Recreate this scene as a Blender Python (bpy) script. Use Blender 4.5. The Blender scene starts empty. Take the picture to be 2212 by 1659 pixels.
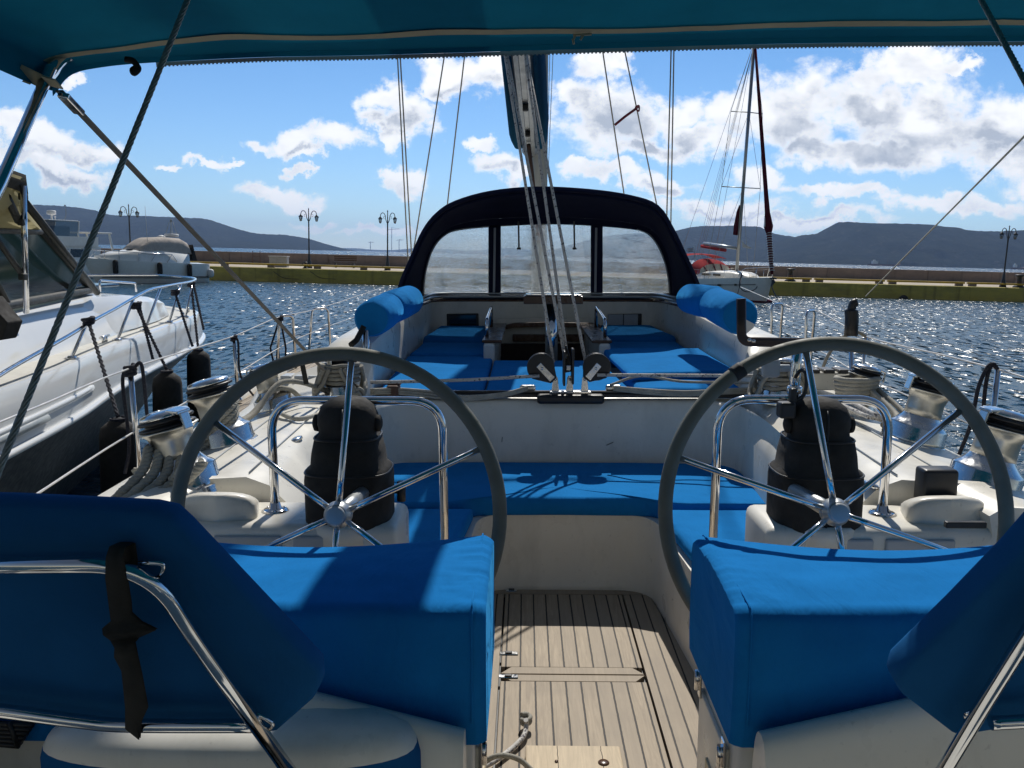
import bpy, bmesh, math, random
from mathutils import Vector, Matrix, noise
R = math.radians
sin, cos, pi = math.sin, math.cos, math.pi
sc = bpy.context.scene
COL = sc.collection
V = Vector
random.seed(7)

# ------------------------------------------------------------------ camera
# boat frame: X starboard, Y to the bow, Z up from the cockpit sole. The yacht lies with
# a slight heel, so everything aboard is turned by HEEL against the level harbour.
FPX, CX, CY = 1793.0, 1106.0, 829.5
CAM = V((-.16, 0, 1.6))
TH = math.atan((829.5 - 551) / FPX)
PS = math.atan(29 / FPX)
FWD = V((-sin(PS) * cos(TH), cos(PS) * cos(TH), -sin(TH)))
RGT = V((cos(PS), sin(PS), 0))
UPV = RGT.cross(FWD)
HROT = Matrix.Rotation(R(-1.5), 4, 'Y')
HEEL = Matrix.Translation(CAM) @ HROT @ Matrix.Translation(-CAM)
SEA_Z = -.9
cd = bpy.data.cameras.new('camera')
cam = bpy.data.objects.new('camera', cd)
COL.objects.link(cam)
m = Matrix.Identity(4)
for i in range(3):
    m[i][0] = RGT[i]; m[i][1] = UPV[i]; m[i][2] = -FWD[i]; m[i][3] = CAM[i]
cam.matrix_world = HEEL @ m
cd.sensor_width = 36
cd.lens = 36 * FPX / 2212
cd.clip_start = .05
cd.clip_end = 60000
sc.camera = cam

def ray(px, py):
    return FWD + RGT * ((px - CX) / FPX) + UPV * ((CY - py) / FPX)
def bY(px, py, y):
    d = ray(px, py); return CAM + d * (y / d.y)
def bz(px, py, z):
    d = ray(px, py); return CAM + d * ((z - CAM.z) / d.z)
def bX(px, py, x):
    d = ray(px, py); return CAM + d * ((x - CAM.x) / d.x)
def wray(px, py):
    return HROT.to_3x3() @ ray(px, py)
def wY(px, py, y):
    d = wray(px, py); return CAM + d * (y / d.y)
def wz(px, py, z):
    d = wray(px, py); return CAM + d * ((z - CAM.z) / d.z)

# ------------------------------------------------------------------ light
SUN_AZ, SUN_EL = R(5), R(49.5)
SUN_DIR = V((sin(SUN_AZ) * cos(SUN_EL), cos(SUN_AZ) * cos(SUN_EL), sin(SUN_EL)))
sl = bpy.data.lights.new('sun', 'SUN')
sl.energy = 5.0
sl.angle = R(.53)
sl.color = (1, .955, .88)
so = bpy.data.objects.new('sun', sl)
so.rotation_euler = (-SUN_DIR).to_track_quat('-Z', 'Y').to_euler()
so.location = (0, 0, 40)
COL.objects.link(so)

sc.view_settings.view_transform = 'Standard'
sc.view_settings.look = 'None'
sc.view_settings.exposure = -.22
sc.view_settings.gamma = 1
sc.cycles.max_bounces = 8
sc.cycles.transparent_max_bounces = 16
sc.cycles.caustics_reflective = False
sc.cycles.caustics_refractive = False
sc.cycles.sample_clamp_indirect = 2
sc.cycles.use_denoising = True

class NT:
    """small wrapper to write node trees"""
    def __init__(s, tree):
        s.t = tree; s.n = tree.nodes; s.l = tree.links
    def new(s, typ, **kw):
        n = s.n.new(typ)
        for k, v in kw.items(): setattr(n, k, v)
        return n
    def put(s, sock, val):
        if isinstance(val, bpy.types.NodeSocket): s.l.new(val, sock)
        elif val is not None: sock.default_value = val
    def math(s, op, a, b=None, c=None, clamp=False):
        n = s.new('ShaderNodeMath', operation=op, use_clamp=clamp)
        s.put(n.inputs[0], a); s.put(n.inputs[1], b)
        if c is not None: s.put(n.inputs[2], c)
        return n.outputs[0]
    def vmath(s, op, a, b=None, out=0):
        n = s.new('ShaderNodeVectorMath', operation=op)
        s.put(n.inputs[0], a)
        if b is not None: s.put(n.inputs[1], b)
        return n.outputs[out]
    def noise(s, vec, scale, detail=3, rough=.55, dist=0, out=0):
        n = s.new('ShaderNodeTexNoise')
        s.put(n.inputs['Vector'], vec)
        n.inputs['Scale'].default_value = scale; n.inputs['Detail'].default_value = detail
        n.inputs['Roughness'].default_value = rough; n.inputs['Distortion'].default_value = dist
        return n.outputs[out]
    def mapr(s, v, a, b, c, d, smooth=False):
        n = s.new('ShaderNodeMapRange')
        if smooth: n.interpolation_type = 'SMOOTHSTEP'
        s.put(n.inputs[0], v)
        for i, q in enumerate((a, b, c, d)): s.put(n.inputs[i + 1], q)
        return n.outputs[0]
    def mix(s, f, a, b, blend='MIX'):
        n = s.new('ShaderNodeMix', data_type='RGBA', blend_type=blend)
        s.put(n.inputs[0], f); s.put(n.inputs[6], a); s.put(n.inputs[7], b)
        return n.outputs[2]
    def bump(s, h, strength=.3, dist=.01, normal=None):
        n = s.new('ShaderNodeBump')
        n.inputs['Strength'].default_value = strength; n.inputs['Distance'].default_value = dist
        s.put(n.inputs['Height'], h)
        if normal is not None: s.put(n.inputs['Normal'], normal)
        return n.outputs[0]
    def coords(s, which='Object'):
        return s.new('ShaderNodeTexCoord').outputs[which]
    def scale(s, vec, sx, sy, sz, rot=(0, 0, 0)):
        n = s.new('ShaderNodeMapping')
        s.put(n.inputs[0], vec); n.inputs['Scale'].default_value = (sx, sy, sz)
        n.inputs['Rotation'].default_value = rot
        return n.outputs[0]

# ------------------------------------------------------------------ sky: daylight model plus cumulus laid out by direction
world = bpy.data.worlds.new('World')
sc.world = world
world.use_nodes = True
W = NT(world.node_tree)
W.n.clear()
SKY = W.new('ShaderNodeTexSky')
SKY.sky_type = 'NISHITA'
SKY.sun_disc = False
SKY.sun_elevation = SUN_EL
SKY.sun_rotation = SUN_AZ
SKY.air_density = 1.0
SKY.dust_density = .1
SKY.ozone_density = 3.0
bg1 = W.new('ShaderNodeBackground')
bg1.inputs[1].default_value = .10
gen = W.coords('Generated')
sep = W.new('ShaderNodeSeparateXYZ'); W.put(sep.inputs[0], gen)
elev = W.mapr(sep.outputs[2], .0, .42, 0, 1)
tint = W.mix(1.0, SKY.outputs[0], W.mix(elev, (.96, 1.18, 1.48, 1), (.385, .79, 1.06, 1)), 'MULTIPLY')
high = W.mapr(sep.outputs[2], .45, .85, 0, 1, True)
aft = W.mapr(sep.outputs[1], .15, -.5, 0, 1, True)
tint = W.mix(W.math('MAXIMUM', high, aft), tint, W.mix(1.0, SKY.outputs[0], (.88, .68, .52, 1), 'MULTIPLY'))  # sky out of view, aft and overhead, retinted to make the shade light neutral
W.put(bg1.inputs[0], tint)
dyc = W.math('MAXIMUM', sep.outputs[1], .05)
uu = W.math('DIVIDE', sep.outputs[0], dyc)
ww = W.math('DIVIDE', sep.outputs[2], dyc)
cmb = W.new('ShaderNodeCombineXYZ'); W.put(cmb.inputs[0], uu); W.put(cmb.inputs[1], ww)
P = cmb.outputs[0]
warp = W.noise(P, 11, 7, .62, out=1)
warp = W.vmath('SUBTRACT', warp, (.5, .5, .5))
wv = W.vmath('MULTIPLY', warp, (.15, .10, 0))
PW = W.vmath('ADD', P, wv)
# centre and half size of each cloud: (azimuth, height) on the sky as read off the photograph
CLOUDS = [(838, 205, 50, 42), (872, 255, 62, 62), (850, 300, 30, 36), (985, 150, 72, 48), (1060, 165, 70, 48), (945, 185, 40, 26),
          (560, 300, 60, 20), (660, 300, 75, 28), (745, 305, 85, 28), (660, 325, 40, 18), (590, 412, 88, 26), (640, 428, 46, 14),
          (845, 385, 34, 20), (890, 395, 50, 32), (1070, 362, 54, 34), (1100, 380, 40, 28), (1030, 315, 46, 18),
          (1290, 135, 84, 42), (1235, 200, 70, 60), (1330, 250, 150, 88), (1470, 235, 90, 50), (1520, 300, 100, 46), (1400, 320, 140, 30),
          (1300, 378, 110, 24), (1420, 400, 100, 20), (1250, 358, 50, 20), (1600, 245, 90, 50), (1700, 260, 130, 80),
          (1860, 210, 160, 84), (2000, 250, 190, 110), (1960, 140, 150, 44), (1850, 150, 60, 36), (2140, 280, 160, 90), (1900, 330, 220, 48),
          (1760, 340, 120, 36), (2080, 130, 60, 18), (1560, 445, 190, 22), (1830, 425, 170, 18), (2080, 440, 200, 26), (1700, 470, 260, 18), (2260, 330, 120, 80),
          (1640, 395, 70, 30), (60, 300, 120, 34), (160, 322, 105, 32), (40, 360, 140, 30), (150, 385, 110, 26), (-60, 330, 120, 60),
          (450, 346, 36, 11), (375, 355, 40, 9), (500, 345, 24, 8), (645, 366, 36, 12), (150, 180, 26, 18), (1330, 120, 60, 30),
          (700, 470, 60, 10), (820, 500, 90, 10)]
dmin = None
for (cx, cy, rx, ry) in CLOUDS:
    d = wray(cx, cy)
    k = (1 / d.y) / FPX * 1.02
    a = W.vmath('SUBTRACT', PW, (d.x / d.y, d.z / d.y, 0))
    a = W.vmath('MULTIPLY', a, (1 / (rx * 1.12 * k), 1 / (ry * 1.15 * k), 0))
    ln = W.vmath('LENGTH', a, out=1)
    dmin = ln if dmin is None else W.math('MINIMUM', dmin, ln)
n1 = W.noise(W.scale(P, 1, 1.25, 1), 15, 12, .60, .15)
n2 = W.noise(W.scale(P, 1, 1.5, 1), 45, 8, .6)
n1 = W.math('ADD', W.math('MULTIPLY', n1, .72), W.math('MULTIPLY', n2, .28))
body = W.math('SUBTRACT', 1.0, dmin)
dens = W.math('ADD', body, W.math('MULTIPLY', W.math('SUBTRACT', n1, .5), 2.1))
# clouds behind and overhead, out of the picture: plain noise
n3 = W.noise(gen, 3.2, 9, .55)
back = W.mapr(n3, .66, .78, -.5, .8)
front = W.mapr(sep.outputs[1], .12, .3, 0, 1)
dens = W.math('ADD', W.math('MULTIPLY', dens, front), W.math('MULTIPLY', back, W.math('SUBTRACT', 1, front)))
mask = W.mapr(dens, .02, .55, 0, 1, True)
mask = W.math('MULTIPLY', mask, W.mapr(sep.outputs[2], -.01, .03, 0, 1))
GREYS = [(1340, 262, 150, 62), (1260, 215, 60, 40), (1470, 310, 120, 42), (1400, 325, 150, 26), (1900, 305, 260, 66), (2100, 310, 150, 60), (1720, 325, 120, 36), (1880, 225, 120, 50), (1075, 380, 44, 18), (850, 270, 40, 34), (1000, 185, 60, 20),
         (1850, 462, 260, 10), (1440, 408, 110, 10), (80, 335, 150, 16), (90, 395, 150, 12), (660, 322, 90, 10), (2060, 240, 90, 40), (1560, 455, 150, 10)]
gm = None
for (cx, cy, rx, ry) in GREYS:
    d = wray(cx, cy); k = (1 / d.y) / FPX
    a = W.vmath('MULTIPLY', W.vmath('SUBTRACT', PW, (d.x / d.y, d.z / d.y, 0)), (1 / (rx * 1.2 * k), 1 / (ry * 1.2 * k), 0))
    ln = W.vmath('LENGTH', a, out=1)
    gm = ln if gm is None else W.math('MINIMUM', gm, ln)
soft = W.noise(W.scale(P, 1, 1.8, 1), 12, 7, .55)
thick = W.math('ADD', W.math('SUBTRACT', 1.0, gm), W.math('MULTIPLY', W.math('SUBTRACT', soft, .5), 2.0))
thick = W.math('MULTIPLY', W.mapr(thick, -.1, .75, 0, 1, True), W.mapr(dens, .3, .8, 0, 1, True))
def cl(p): return W.noise(W.scale(p, 1, 1.25, 1), 15, 8, .62, .15)
emb = W.math('MULTIPLY', W.math('SUBTRACT', cl(W.vmath('ADD', P, (0, .016, 0))), cl(P)), 2.0)
body_ = W.mapr(dens, .15, .75, 0, 1, True)
thick = W.math('ADD', W.math('MULTIPLY', thick, .85), W.math('MULTIPLY', W.math('ADD', emb, .10), body_), clamp=True)
ccol = W.mix(thick, (1.0, 1.0, 1.0, 1), (.43, .47, .54, 1))
bg2 = W.new('ShaderNodeBackground')
W.put(bg2.inputs[0], ccol)
bg2.inputs[1].default_value = 1.34
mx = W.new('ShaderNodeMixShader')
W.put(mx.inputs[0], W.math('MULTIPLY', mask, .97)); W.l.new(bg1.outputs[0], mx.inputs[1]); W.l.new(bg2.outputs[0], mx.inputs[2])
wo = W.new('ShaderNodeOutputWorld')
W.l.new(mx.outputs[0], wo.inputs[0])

# ------------------------------------------------------------------ materials
def mat(name, col, rough=.5, metal=0, var=.12, vscale=6, bump=0, bscale=40, bdist=.002, rvar=.1, spec=None, coat=0, extra=None):
    m = bpy.data.materials.new(name); m.use_nodes = True
    T = NT(m.node_tree); b = T.n['Principled BSDF']
    co = T.coords()
    n = T.noise(co, vscale, 5, .6)
    c = T.mix(T.mapr(n, .3, .7, 0, 1), tuple(x * (1 - var) for x in col) + (1,), tuple(min(1, x * (1 + var)) for x in col) + (1,))
    if extra: c = extra(T, co, c)
    T.put(b.inputs['Base Color'], c)
    T.put(b.inputs['Roughness'], T.mapr(T.noise(co, vscale * 3, 4), .3, .7, max(.02, rough - rvar), min(1, rough + rvar)))
    b.inputs['Metallic'].default_value = metal
    if spec is not None: b.inputs['Specular IOR Level'].default_value = spec
    b.inputs['Coat Weight'].default_value = coat
    if bump: T.put(b.inputs['Normal'], T.bump(T.noise(co, bscale, 4, .6), bump, bdist))
    return m

def fabric(name, col, trans=0, wr=1.0, sheen=0):
    m = bpy.data.materials.new(name); m.use_nodes = True
    T = NT(m.node_tree); b = T.n['Principled BSDF']; co = T.coords()
    n = T.noise(co, 5, 5, .6)
    c = T.mix(T.mapr(n, .3, .7, 0, 1), tuple(x * .88 for x in col) + (1,), tuple(x * 1.1 for x in col) + (1,))
    weave = T.noise(T.scale(co, 900, 900, 900), 1, 1)
    c = T.mix(T.mapr(weave, .3, .7, 0, .35), c, tuple(x * .72 for x in col) + (1,))
    T.put(b.inputs['Base Color'], c)
    b.inputs['Roughness'].default_value = .92
    b.inputs['Specular IOR Level'].default_value = .04
    b.inputs['Sheen Weight'].default_value = sheen; b.inputs['Sheen Roughness'].default_value = .45
    b.inputs['Sheen Tint'].default_value = (.06, .45, .95, 1)
    wrk = T.noise(T.scale(co, 14, 4, 9), 1, 4, .55, .4)
    big = T.noise(co, 3.2, 2)
    h = T.math('ADD', T.math('MULTIPLY', wrk, .5), big)
    nb = T.bump(h, .6 * wr, .024)
    nb = T.bump(weave, .12, .0015, nb)
    T.put(b.inputs['Normal'], nb)
    if trans:
        tr = T.new('ShaderNodeBsdfTranslucent')
        T.put(tr.inputs[0], c)
        mx = T.new('ShaderNodeMixShader'); mx.inputs[0].default_value = trans
        T.l.new(b.outputs[0], mx.inputs[1]); T.l.new(tr.outputs[0], mx.inputs[2])
        T.l.new(mx.outputs[0], T.n['Material Output'].inputs[0])
    return m

def stain(T, co, c):
    d = T.noise(T.scale(co, 3, 3, 1.2), 2.2, 7, .65)
    c = T.mix(T.mapr(d, .5, .75, 0, .35), c, (.38, .36, .30, 1))
    s = T.noise(co, 55, 3)
    return T.mix(T.mapr(s, .66, .74, 0, .25), c, (.25, .23, .2, 1))

GEL = mat('white gelcoat', (.77, .74, .66), .34, var=.04, vscale=2.5, bump=.05, bscale=3, bdist=.01, extra=stain)
GELDK = mat('nonskid gelcoat', (.58, .57, .52), .55, var=.05, bump=.35, bscale=420, bdist=.0008, extra=stain)
GELGR = mat('grey moulded locker lid', (.40, .43, .46), .5, var=.05)
STEEL = mat('polished stainless steel', (.72, .72, .73), .10, 1, var=.06, rvar=.05, vscale=12)
CHROME = mat('worn chrome', (.74, .74, .73), .2, 1, var=.08, rvar=.1, vscale=18, bump=.05, bscale=60)
DRUM = mat('bead blasted bronze drum', (.60, .58, .52), .38, 1, var=.12, rvar=.1, bump=.2, bscale=220, bdist=.001)
ALU = mat('anodised aluminium', (.40, .42, .43), .38, .85, var=.08, vscale=3)
ALUW = mat('grey painted aluminium', (.31, .34, .35), .4, 0, var=.06, vscale=3)
BLACKP = mat('black plastic', (.018, .018, .02), .42, var=.2)
BLACKC = mat('black canvas cover', (.022, .020, .018), .85, var=.25, vscale=9, bump=.35, bscale=16, bdist=.012)
LEATHER = mat('grey green leather', (.15, .15, .12), .62, var=.16, vscale=14, bump=.3, bscale=160, bdist=.001)
RUBBER = mat('dark rubber', (.02, .021, .022), .7, var=.2)
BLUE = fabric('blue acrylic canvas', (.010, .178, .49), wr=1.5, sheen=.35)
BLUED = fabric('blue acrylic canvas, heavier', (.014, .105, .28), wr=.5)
BLUEBAG = fabric('teal blue sail bag canvas', (.010, .085, .17), .12)
BIM = fabric('teal blue awning canvas', (.010, .165, .255), .07, .4)
NAVY = fabric('navy canvas', (.017, .021, .050), .02, .6)
BEIGE = fabric('beige webbing', (.52, .45, .30), .15, .3)
GREYWEB = mat('grey webbing', (.13, .125, .115), .8, var=.15, bump=.4, bscale=200)
BLACKWEB = mat('black webbing', (.014, .014, .012), .85, var=.2, bump=.4, bscale=180)
WOODD = mat('dark varnished wood', (.085, .038, .018), .3, var=.3, vscale=7)
RED = fabric('faded red canvas', (.40, .055, .060), .2, .6)
REDD = fabric('dark red canvas', (.11, .012, .024), .1, .6)
CREAM = fabric('taupe boat cover', (.58, .53, .48), .12, 2.2)
TAN = fabric('beige canopy canvas', (.50, .45, .28), .5, .8)
WHITEB = mat('white boat gelcoat', (.82, .83, .82), .16, var=.03, vscale=1.5, coat=.4, bump=.02, bscale=2, bdist=.01)
WHITEF = mat('white painted hull', (.86, .86, .83), .25, var=.04, vscale=.8)
IRON = mat('dark painted iron', (.02, .025, .03), .5, var=.2)
ZINC = mat('grey painted metal cabinet', (.42, .43, .43), .5, var=.1)
PAPER = mat('white tag', (.7, .7, .7), .6, var=.05)
RUST = mat('rusty brown steel', (.10, .055, .04), .7, var=.3)
GLASSD = mat('dark tinted glass', (.012, .016, .018), .05, 0, var=.1, rvar=.02)

def rope_mat(name, col, fleck, fs=90, lo=.58):
    m = bpy.data.materials.new(name); m.use_nodes = True
    T = NT(m.node_tree); b = T.n['Principled BSDF']; co = T.coords()
    f = T.noise(co, fs, 1)
    n = T.noise(co, 14, 4)
    c = T.mix(T.mapr(n, .3, .7, 0, 1), tuple(x * .75 for x in col) + (1,), tuple(x * 1.1 for x in col) + (1,))
    c = T.mix(T.mapr(f, lo, lo + .05, 0, .85), c, fleck + (1,))
    T.put(b.inputs['Base Color'], c); b.inputs['Roughness'].default_value = .85
    T.put(b.inputs['Normal'], T.bump(T.noise(co, 300, 2), .6, .002))
    return m
ROPE = rope_mat('off white braided rope', (.46, .44, .38), (.10, .10, .10), 190, .66)
ROPEG = rope_mat('greyed rope', (.34, .325, .28), (.10, .10, .09), 170, .64)
ROPEP = rope_mat('plain laid rope', (.40, .385, .33), (.30, .29, .25), 160, .6)
ROPED = rope_mat('dark navy rope', (.018, .020, .035), (.05, .05, .06))
ROPEW = rope_mat('white rope with dark flecks', (.60, .58, .55), (.06, .05, .07), 75, .60)
WIRE = mat('stainless wire rope', (.33, .32, .29), .42, .6, var=.3, vscale=120)
WIREW = mat('white covered lifeline wire', (.55, .54, .52), .4, .3, var=.1)

def teak(name, pitch, off, seam=.09, axis=0, col=(.40, .325, .235)):
    m = bpy.data.materials.new(name); m.use_nodes = True
    T = NT(m.node_tree); b = T.n['Principled BSDF']; co = T.coords()
    sp = T.new('ShaderNodeSeparateXYZ'); T.put(sp.inputs[0], co)
    x = T.math('DIVIDE', T.math('ADD', sp.outputs[axis], off), pitch)
    wob = T.math('MULTIPLY', T.math('SUBTRACT', T.noise(co, 30, 2), .5), .05)
    fr = T.math('FRACT', T.math('ADD', x, wob))
    idx = T.math('FLOOR', x)
    wn = T.new('ShaderNodeTexWhiteNoise', noise_dimensions='1D'); T.put(wn.inputs['W'], idx)
    sh = T.new('ShaderNodeCombineXYZ'); T.put(sh.inputs[0], T.math('MULTIPLY', idx, 3.1)); T.put(sh.inputs[1], T.math('MULTIPLY', idx, 7.7))
    st = T.vmath('ADD', T.scale(co, *((70, 5, 20) if axis == 0 else (5, 70, 20))), sh.outputs[0])
    g = T.noise(st, 1, 6, .65, .9)
    g2 = T.noise(st, .35, 4, .6, 2.5)
    c = T.mix(T.mapr(g, .3, .7, 0, 1), tuple(q * .72 for q in col) + (1,), tuple(q * 1.12 for q in col) + (1,))
    c = T.mix(T.mapr(g2, .45, .7, 0, .4), c, tuple(q * .6 for q in col) + (1,))
    c = T.mix(T.mapr(wn.outputs[0], 0, 1, 0, .75), c, tuple(q * f for q, f in zip(col, (.78, .8, .84))) + (1,))
    big = T.noise(co, 2.6, 5, .6)
    c = T.mix(T.mapr(big, .45, .75, 0, .35), c, (.17, .145, .12, 1))
    dk = T.math('SUBTRACT', .5, T.math('ABSOLUTE', T.math('SUBTRACT', fr, .5)))
    line = T.mapr(dk, seam * .5, seam * .75, 1, 0)
    c = T.mix(line, c, (.018, .016, .015, 1))
    T.put(b.inputs['Base Color'], c); b.inputs['Roughness'].default_value = .7
    h = T.math('SUBTRACT', T.math('MULTIPLY', g, .3), line)
    T.put(b.inputs['Normal'], T.bump(h, .5, .003))
    return m
TEAK = teak('weathered teak planks', .0575, .004)
TEAKX = teak('weathered teak margin', 3.0, .9)
PLY = teak('pale new pine board', .14, .05, .012, 0, (.62, .50, .34))

def clear_vinyl():
    m = bpy.data.materials.new('clear vinyl sheet'); m.use_nodes = True
    T = NT(m.node_tree); T.n.remove(T.n['Principled BSDF']); co = T.coords()
    h = T.noise(T.scale(co, 4, 4, 13), 1, 4, .6, 2.0)
    nb = T.bump(h, .6, .05)
    tr = T.new('ShaderNodeBsdfTransparent'); tr.inputs[0].default_value = (.94, .95, .95, 1)
    rf = T.new('ShaderNodeBsdfRefraction'); rf.inputs['IOR'].default_value = 1.14; rf.inputs['Roughness'].default_value = .05
    rf.inputs[0].default_value = (.95, .96, .97, 1); T.put(rf.inputs['Normal'], nb)
    df = T.new('ShaderNodeBsdfTranslucent'); df.inputs[0].default_value = (.62, .64, .66, 1)
    gl = T.new('ShaderNodeBsdfGlossy'); gl.inputs['Roughness'].default_value = .12; T.put(gl.inputs['Normal'], nb)
    m1 = T.new('ShaderNodeMixShader'); m1.inputs[0].default_value = .45
    T.l.new(tr.outputs[0], m1.inputs[1]); T.l.new(rf.outputs[0], m1.inputs[2])
    m2 = T.new('ShaderNodeMixShader'); smear = T.noise(T.scale(co, 3, 3, 1.1), 2, 6, .65, .5)
    T.put(m2.inputs[0], T.mapr(smear, .40, .75, .02, .16))
    T.l.new(m1.outputs[0], m2.inputs[1]); T.l.new(df.outputs[0], m2.inputs[2])
    m3 = T.new('ShaderNodeMixShader'); m3.inputs[0].default_value = .05
    T.l.new(m2.outputs[0], m3.inputs[1]); T.l.new(gl.outputs[0], m3.inputs[2])
    T.l.new(m3.outputs[0], T.n['Material Output'].inputs[0])
    return m
VINYL = clear_vinyl()

def thin_glass(name, col, haze=.12):
    m = bpy.data.materials.new(name); m.use_nodes = True
    T = NT(m.node_tree); T.n.remove(T.n['Principled BSDF'])
    tr = T.new('ShaderNodeBsdfTransparent'); tr.inputs[0].default_value = col + (1,)
    gl = T.new('ShaderNodeBsdfGlossy'); gl.inputs['Roughness'].default_value = .06
    gl.inputs[0].default_value = (.8, .85, .9, 1)
    fz = T.new('ShaderNodeFresnel'); fz.inputs[0].default_value = 1.5
    m1 = T.new('ShaderNodeMixShader'); T.put(m1.inputs[0], T.mapr(fz.outputs[0], 0, 1, haze, 1))
    T.l.new(tr.outputs[0], m1.inputs[1]); T.l.new(gl.outputs[0], m1.inputs[2])
    T.l.new(m1.outputs[0], T.n['Material Output'].inputs[0])
    return m
TINT = thin_glass('tinted boat glass', (.10, .16, .17), .10)
CLEARG = thin_glass('smoke acrylic screen', (.22, .22, .20), .08)
LAMPG = thin_glass('frosted lamp glass', (.6, .62, .62), .2)

CELL, RIP = (.10, .36), .18
def sea_mat():
    m = bpy.data.materials.new('harbour water'); m.use_nodes = True
    T = NT(m.node_tree); b = T.n['Principled BSDF']; co = T.coords()
    n0 = T.noise(co, .03, 3)
    T.put(b.inputs['Base Color'], T.mix(T.mapr(n0, .35, .65, 0, 1), (.005, .034, .060, 1), (.007, .046, .076, 1)))
    b.inputs['Roughness'].default_value = .26
    b.inputs['IOR'].default_value = 1.333
    spx = T.new('ShaderNodeSeparateXYZ'); T.put(spx.inputs[0], co)
    lee = T.mapr(T.math('DIVIDE', spx.outputs[0], T.math('MAXIMUM', T.math('ADD', spx.outputs[1], 8), 8)), -.28, .12, .50, 1, True)
    gust = T.math('MULTIPLY', T.mapr(T.noise(T.scale(co, .5, 1.4, 1), .07, 3), .3, .7, .75, 1.15), lee)
    def swell(p):
        h1 = T.noise(T.scale(p, .62, 1.0, 1, (0, 0, R(10))), .55, 2, .5)
        h2 = T.noise(T.scale(p, .7, 1.1, 1, (0, 0, R(-14))), 1.9, 3, .55)
        return T.math('ADD', T.math('MULTIPLY', h1, .26), T.math('MULTIPLY', h2, .20))
    def ripple(p): return T.math('MULTIPLY', T.noise(T.scale(p, .8, 1.1, 1, (0, 0, R(6))), 6.5, 3, .6), RIP)
    # true slopes of the wave field, so that far water keeps its glitter; the ripples further out are small flat facets
    e = .012
    ex_, ey_ = (e, 0, 0), (0, e, 0)
    def slopes(f, p):
        h0 = f(p)
        return [T.math('DIVIDE', T.math('SUBTRACT', h0, f(T.vmath('ADD', p, d))), e) for d in (ex_, ey_)]
    vo = T.new('ShaderNodeTexVoronoi'); vo.inputs['Scale'].default_value = 1
    vo.voronoi_dimensions = '2D'
    spy = T.new('ShaderNodeSeparateXYZ'); T.put(spy.inputs[0], co)
    big = T.mapr(spy.outputs[1], 90, 91, 1, 9)
    kb = T.new('ShaderNodeCombineXYZ'); [T.put(kb.inputs[i], big) for i in range(3)]
    T.put(vo.inputs['Vector'], T.vmath('DIVIDE', T.scale(co, 1 / CELL[0], 1 / CELL[1], 1), kb.outputs[0]))
    cellp = T.vmath('MULTIPLY', T.scale(vo.outputs['Position'], CELL[0], CELL[1], 1), kb.outputs[0])
    wgt = T.mapr(spy.outputs[1], 7, 18, 0, 1, True)
    a1, a2 = slopes(swell, co); b1, b2 = slopes(ripple, co); c1, c2 = slopes(ripple, cellp)
    blend = lambda q, r: T.math('ADD', T.math('MULTIPLY', q, T.math('SUBTRACT', 1, wgt)), T.math('MULTIPLY', r, wgt))
    sx = T.math('MULTIPLY', T.math('ADD', a1, blend(b1, c1)), gust)
    sy = T.math('MULTIPLY', T.math('ADD', a2, blend(b2, c2)), gust)
    cv = T.new('ShaderNodeCombineXYZ'); T.put(cv.inputs[0], sx); T.put(cv.inputs[1], sy); cv.inputs[2].default_value = 1
    T.put(b.inputs['Normal'], T.vmath('NORMALIZE', cv.outputs[0]))
    return m
SEA = sea_mat()

def wall_mat(name, col, dirt, sc_=.5):
    def ex(T, co, c):
        d = T.noise(T.scale(co, .5, .5, 1.6), 1.1, 7, .68)
        c = T.mix(T.mapr(d, .42, .72, 0, .75), c, dirt + (1,))
        s = T.noise(T.scale(co, 2.2, 2.2, .15), 1, 4)
        return T.mix(T.mapr(s, .55, .72, 0, .45), c, tuple(q * .45 for q in dirt) + (1,))
    return mat(name, col, .85, var=.18, vscale=.4, bump=.4, bscale=5, bdist=.03, extra=ex)
QUAYW = wall_mat('yellow painted quay face', (.50, .42, .09), (.22, .20, .08))
QUAYT = wall_mat('pale concrete paving', (.44, .37, .28), (.30, .26, .2))
PARAP = wall_mat('grey pink concrete', (.25, .20, .18), (.15, .13, .13))
YELLOW = mat('yellow kerb paint', (.55, .36, .03), .6, var=.2, vscale=1.2)
def hill_mat():
    m = bpy.data.materials.new('maquis covered hillside'); m.use_nodes = True
    T = NT(m.node_tree); b = T.n['Principled BSDF']; co = T.coords()
    n = T.noise(co, .012, 8, .65); n2 = T.noise(co, .05, 5, .7)
    c = T.mix(T.mapr(n, .35, .65, 0, 1), (.005, .008, .007, 1), (.020, .024, .018, 1))
    c = T.mix(T.mapr(n2, .56, .70, 0, .85), c, (.055, .052, .042, 1))
    T.put(b.inputs['Base Color'], c); b.inputs['Roughness'].default_value = 1; b.inputs['Specular IOR Level'].default_value = 0
    T.put(b.inputs['Normal'], T.bump(n2, .6, 12))
    return m
HILLM = hill_mat()
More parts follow.
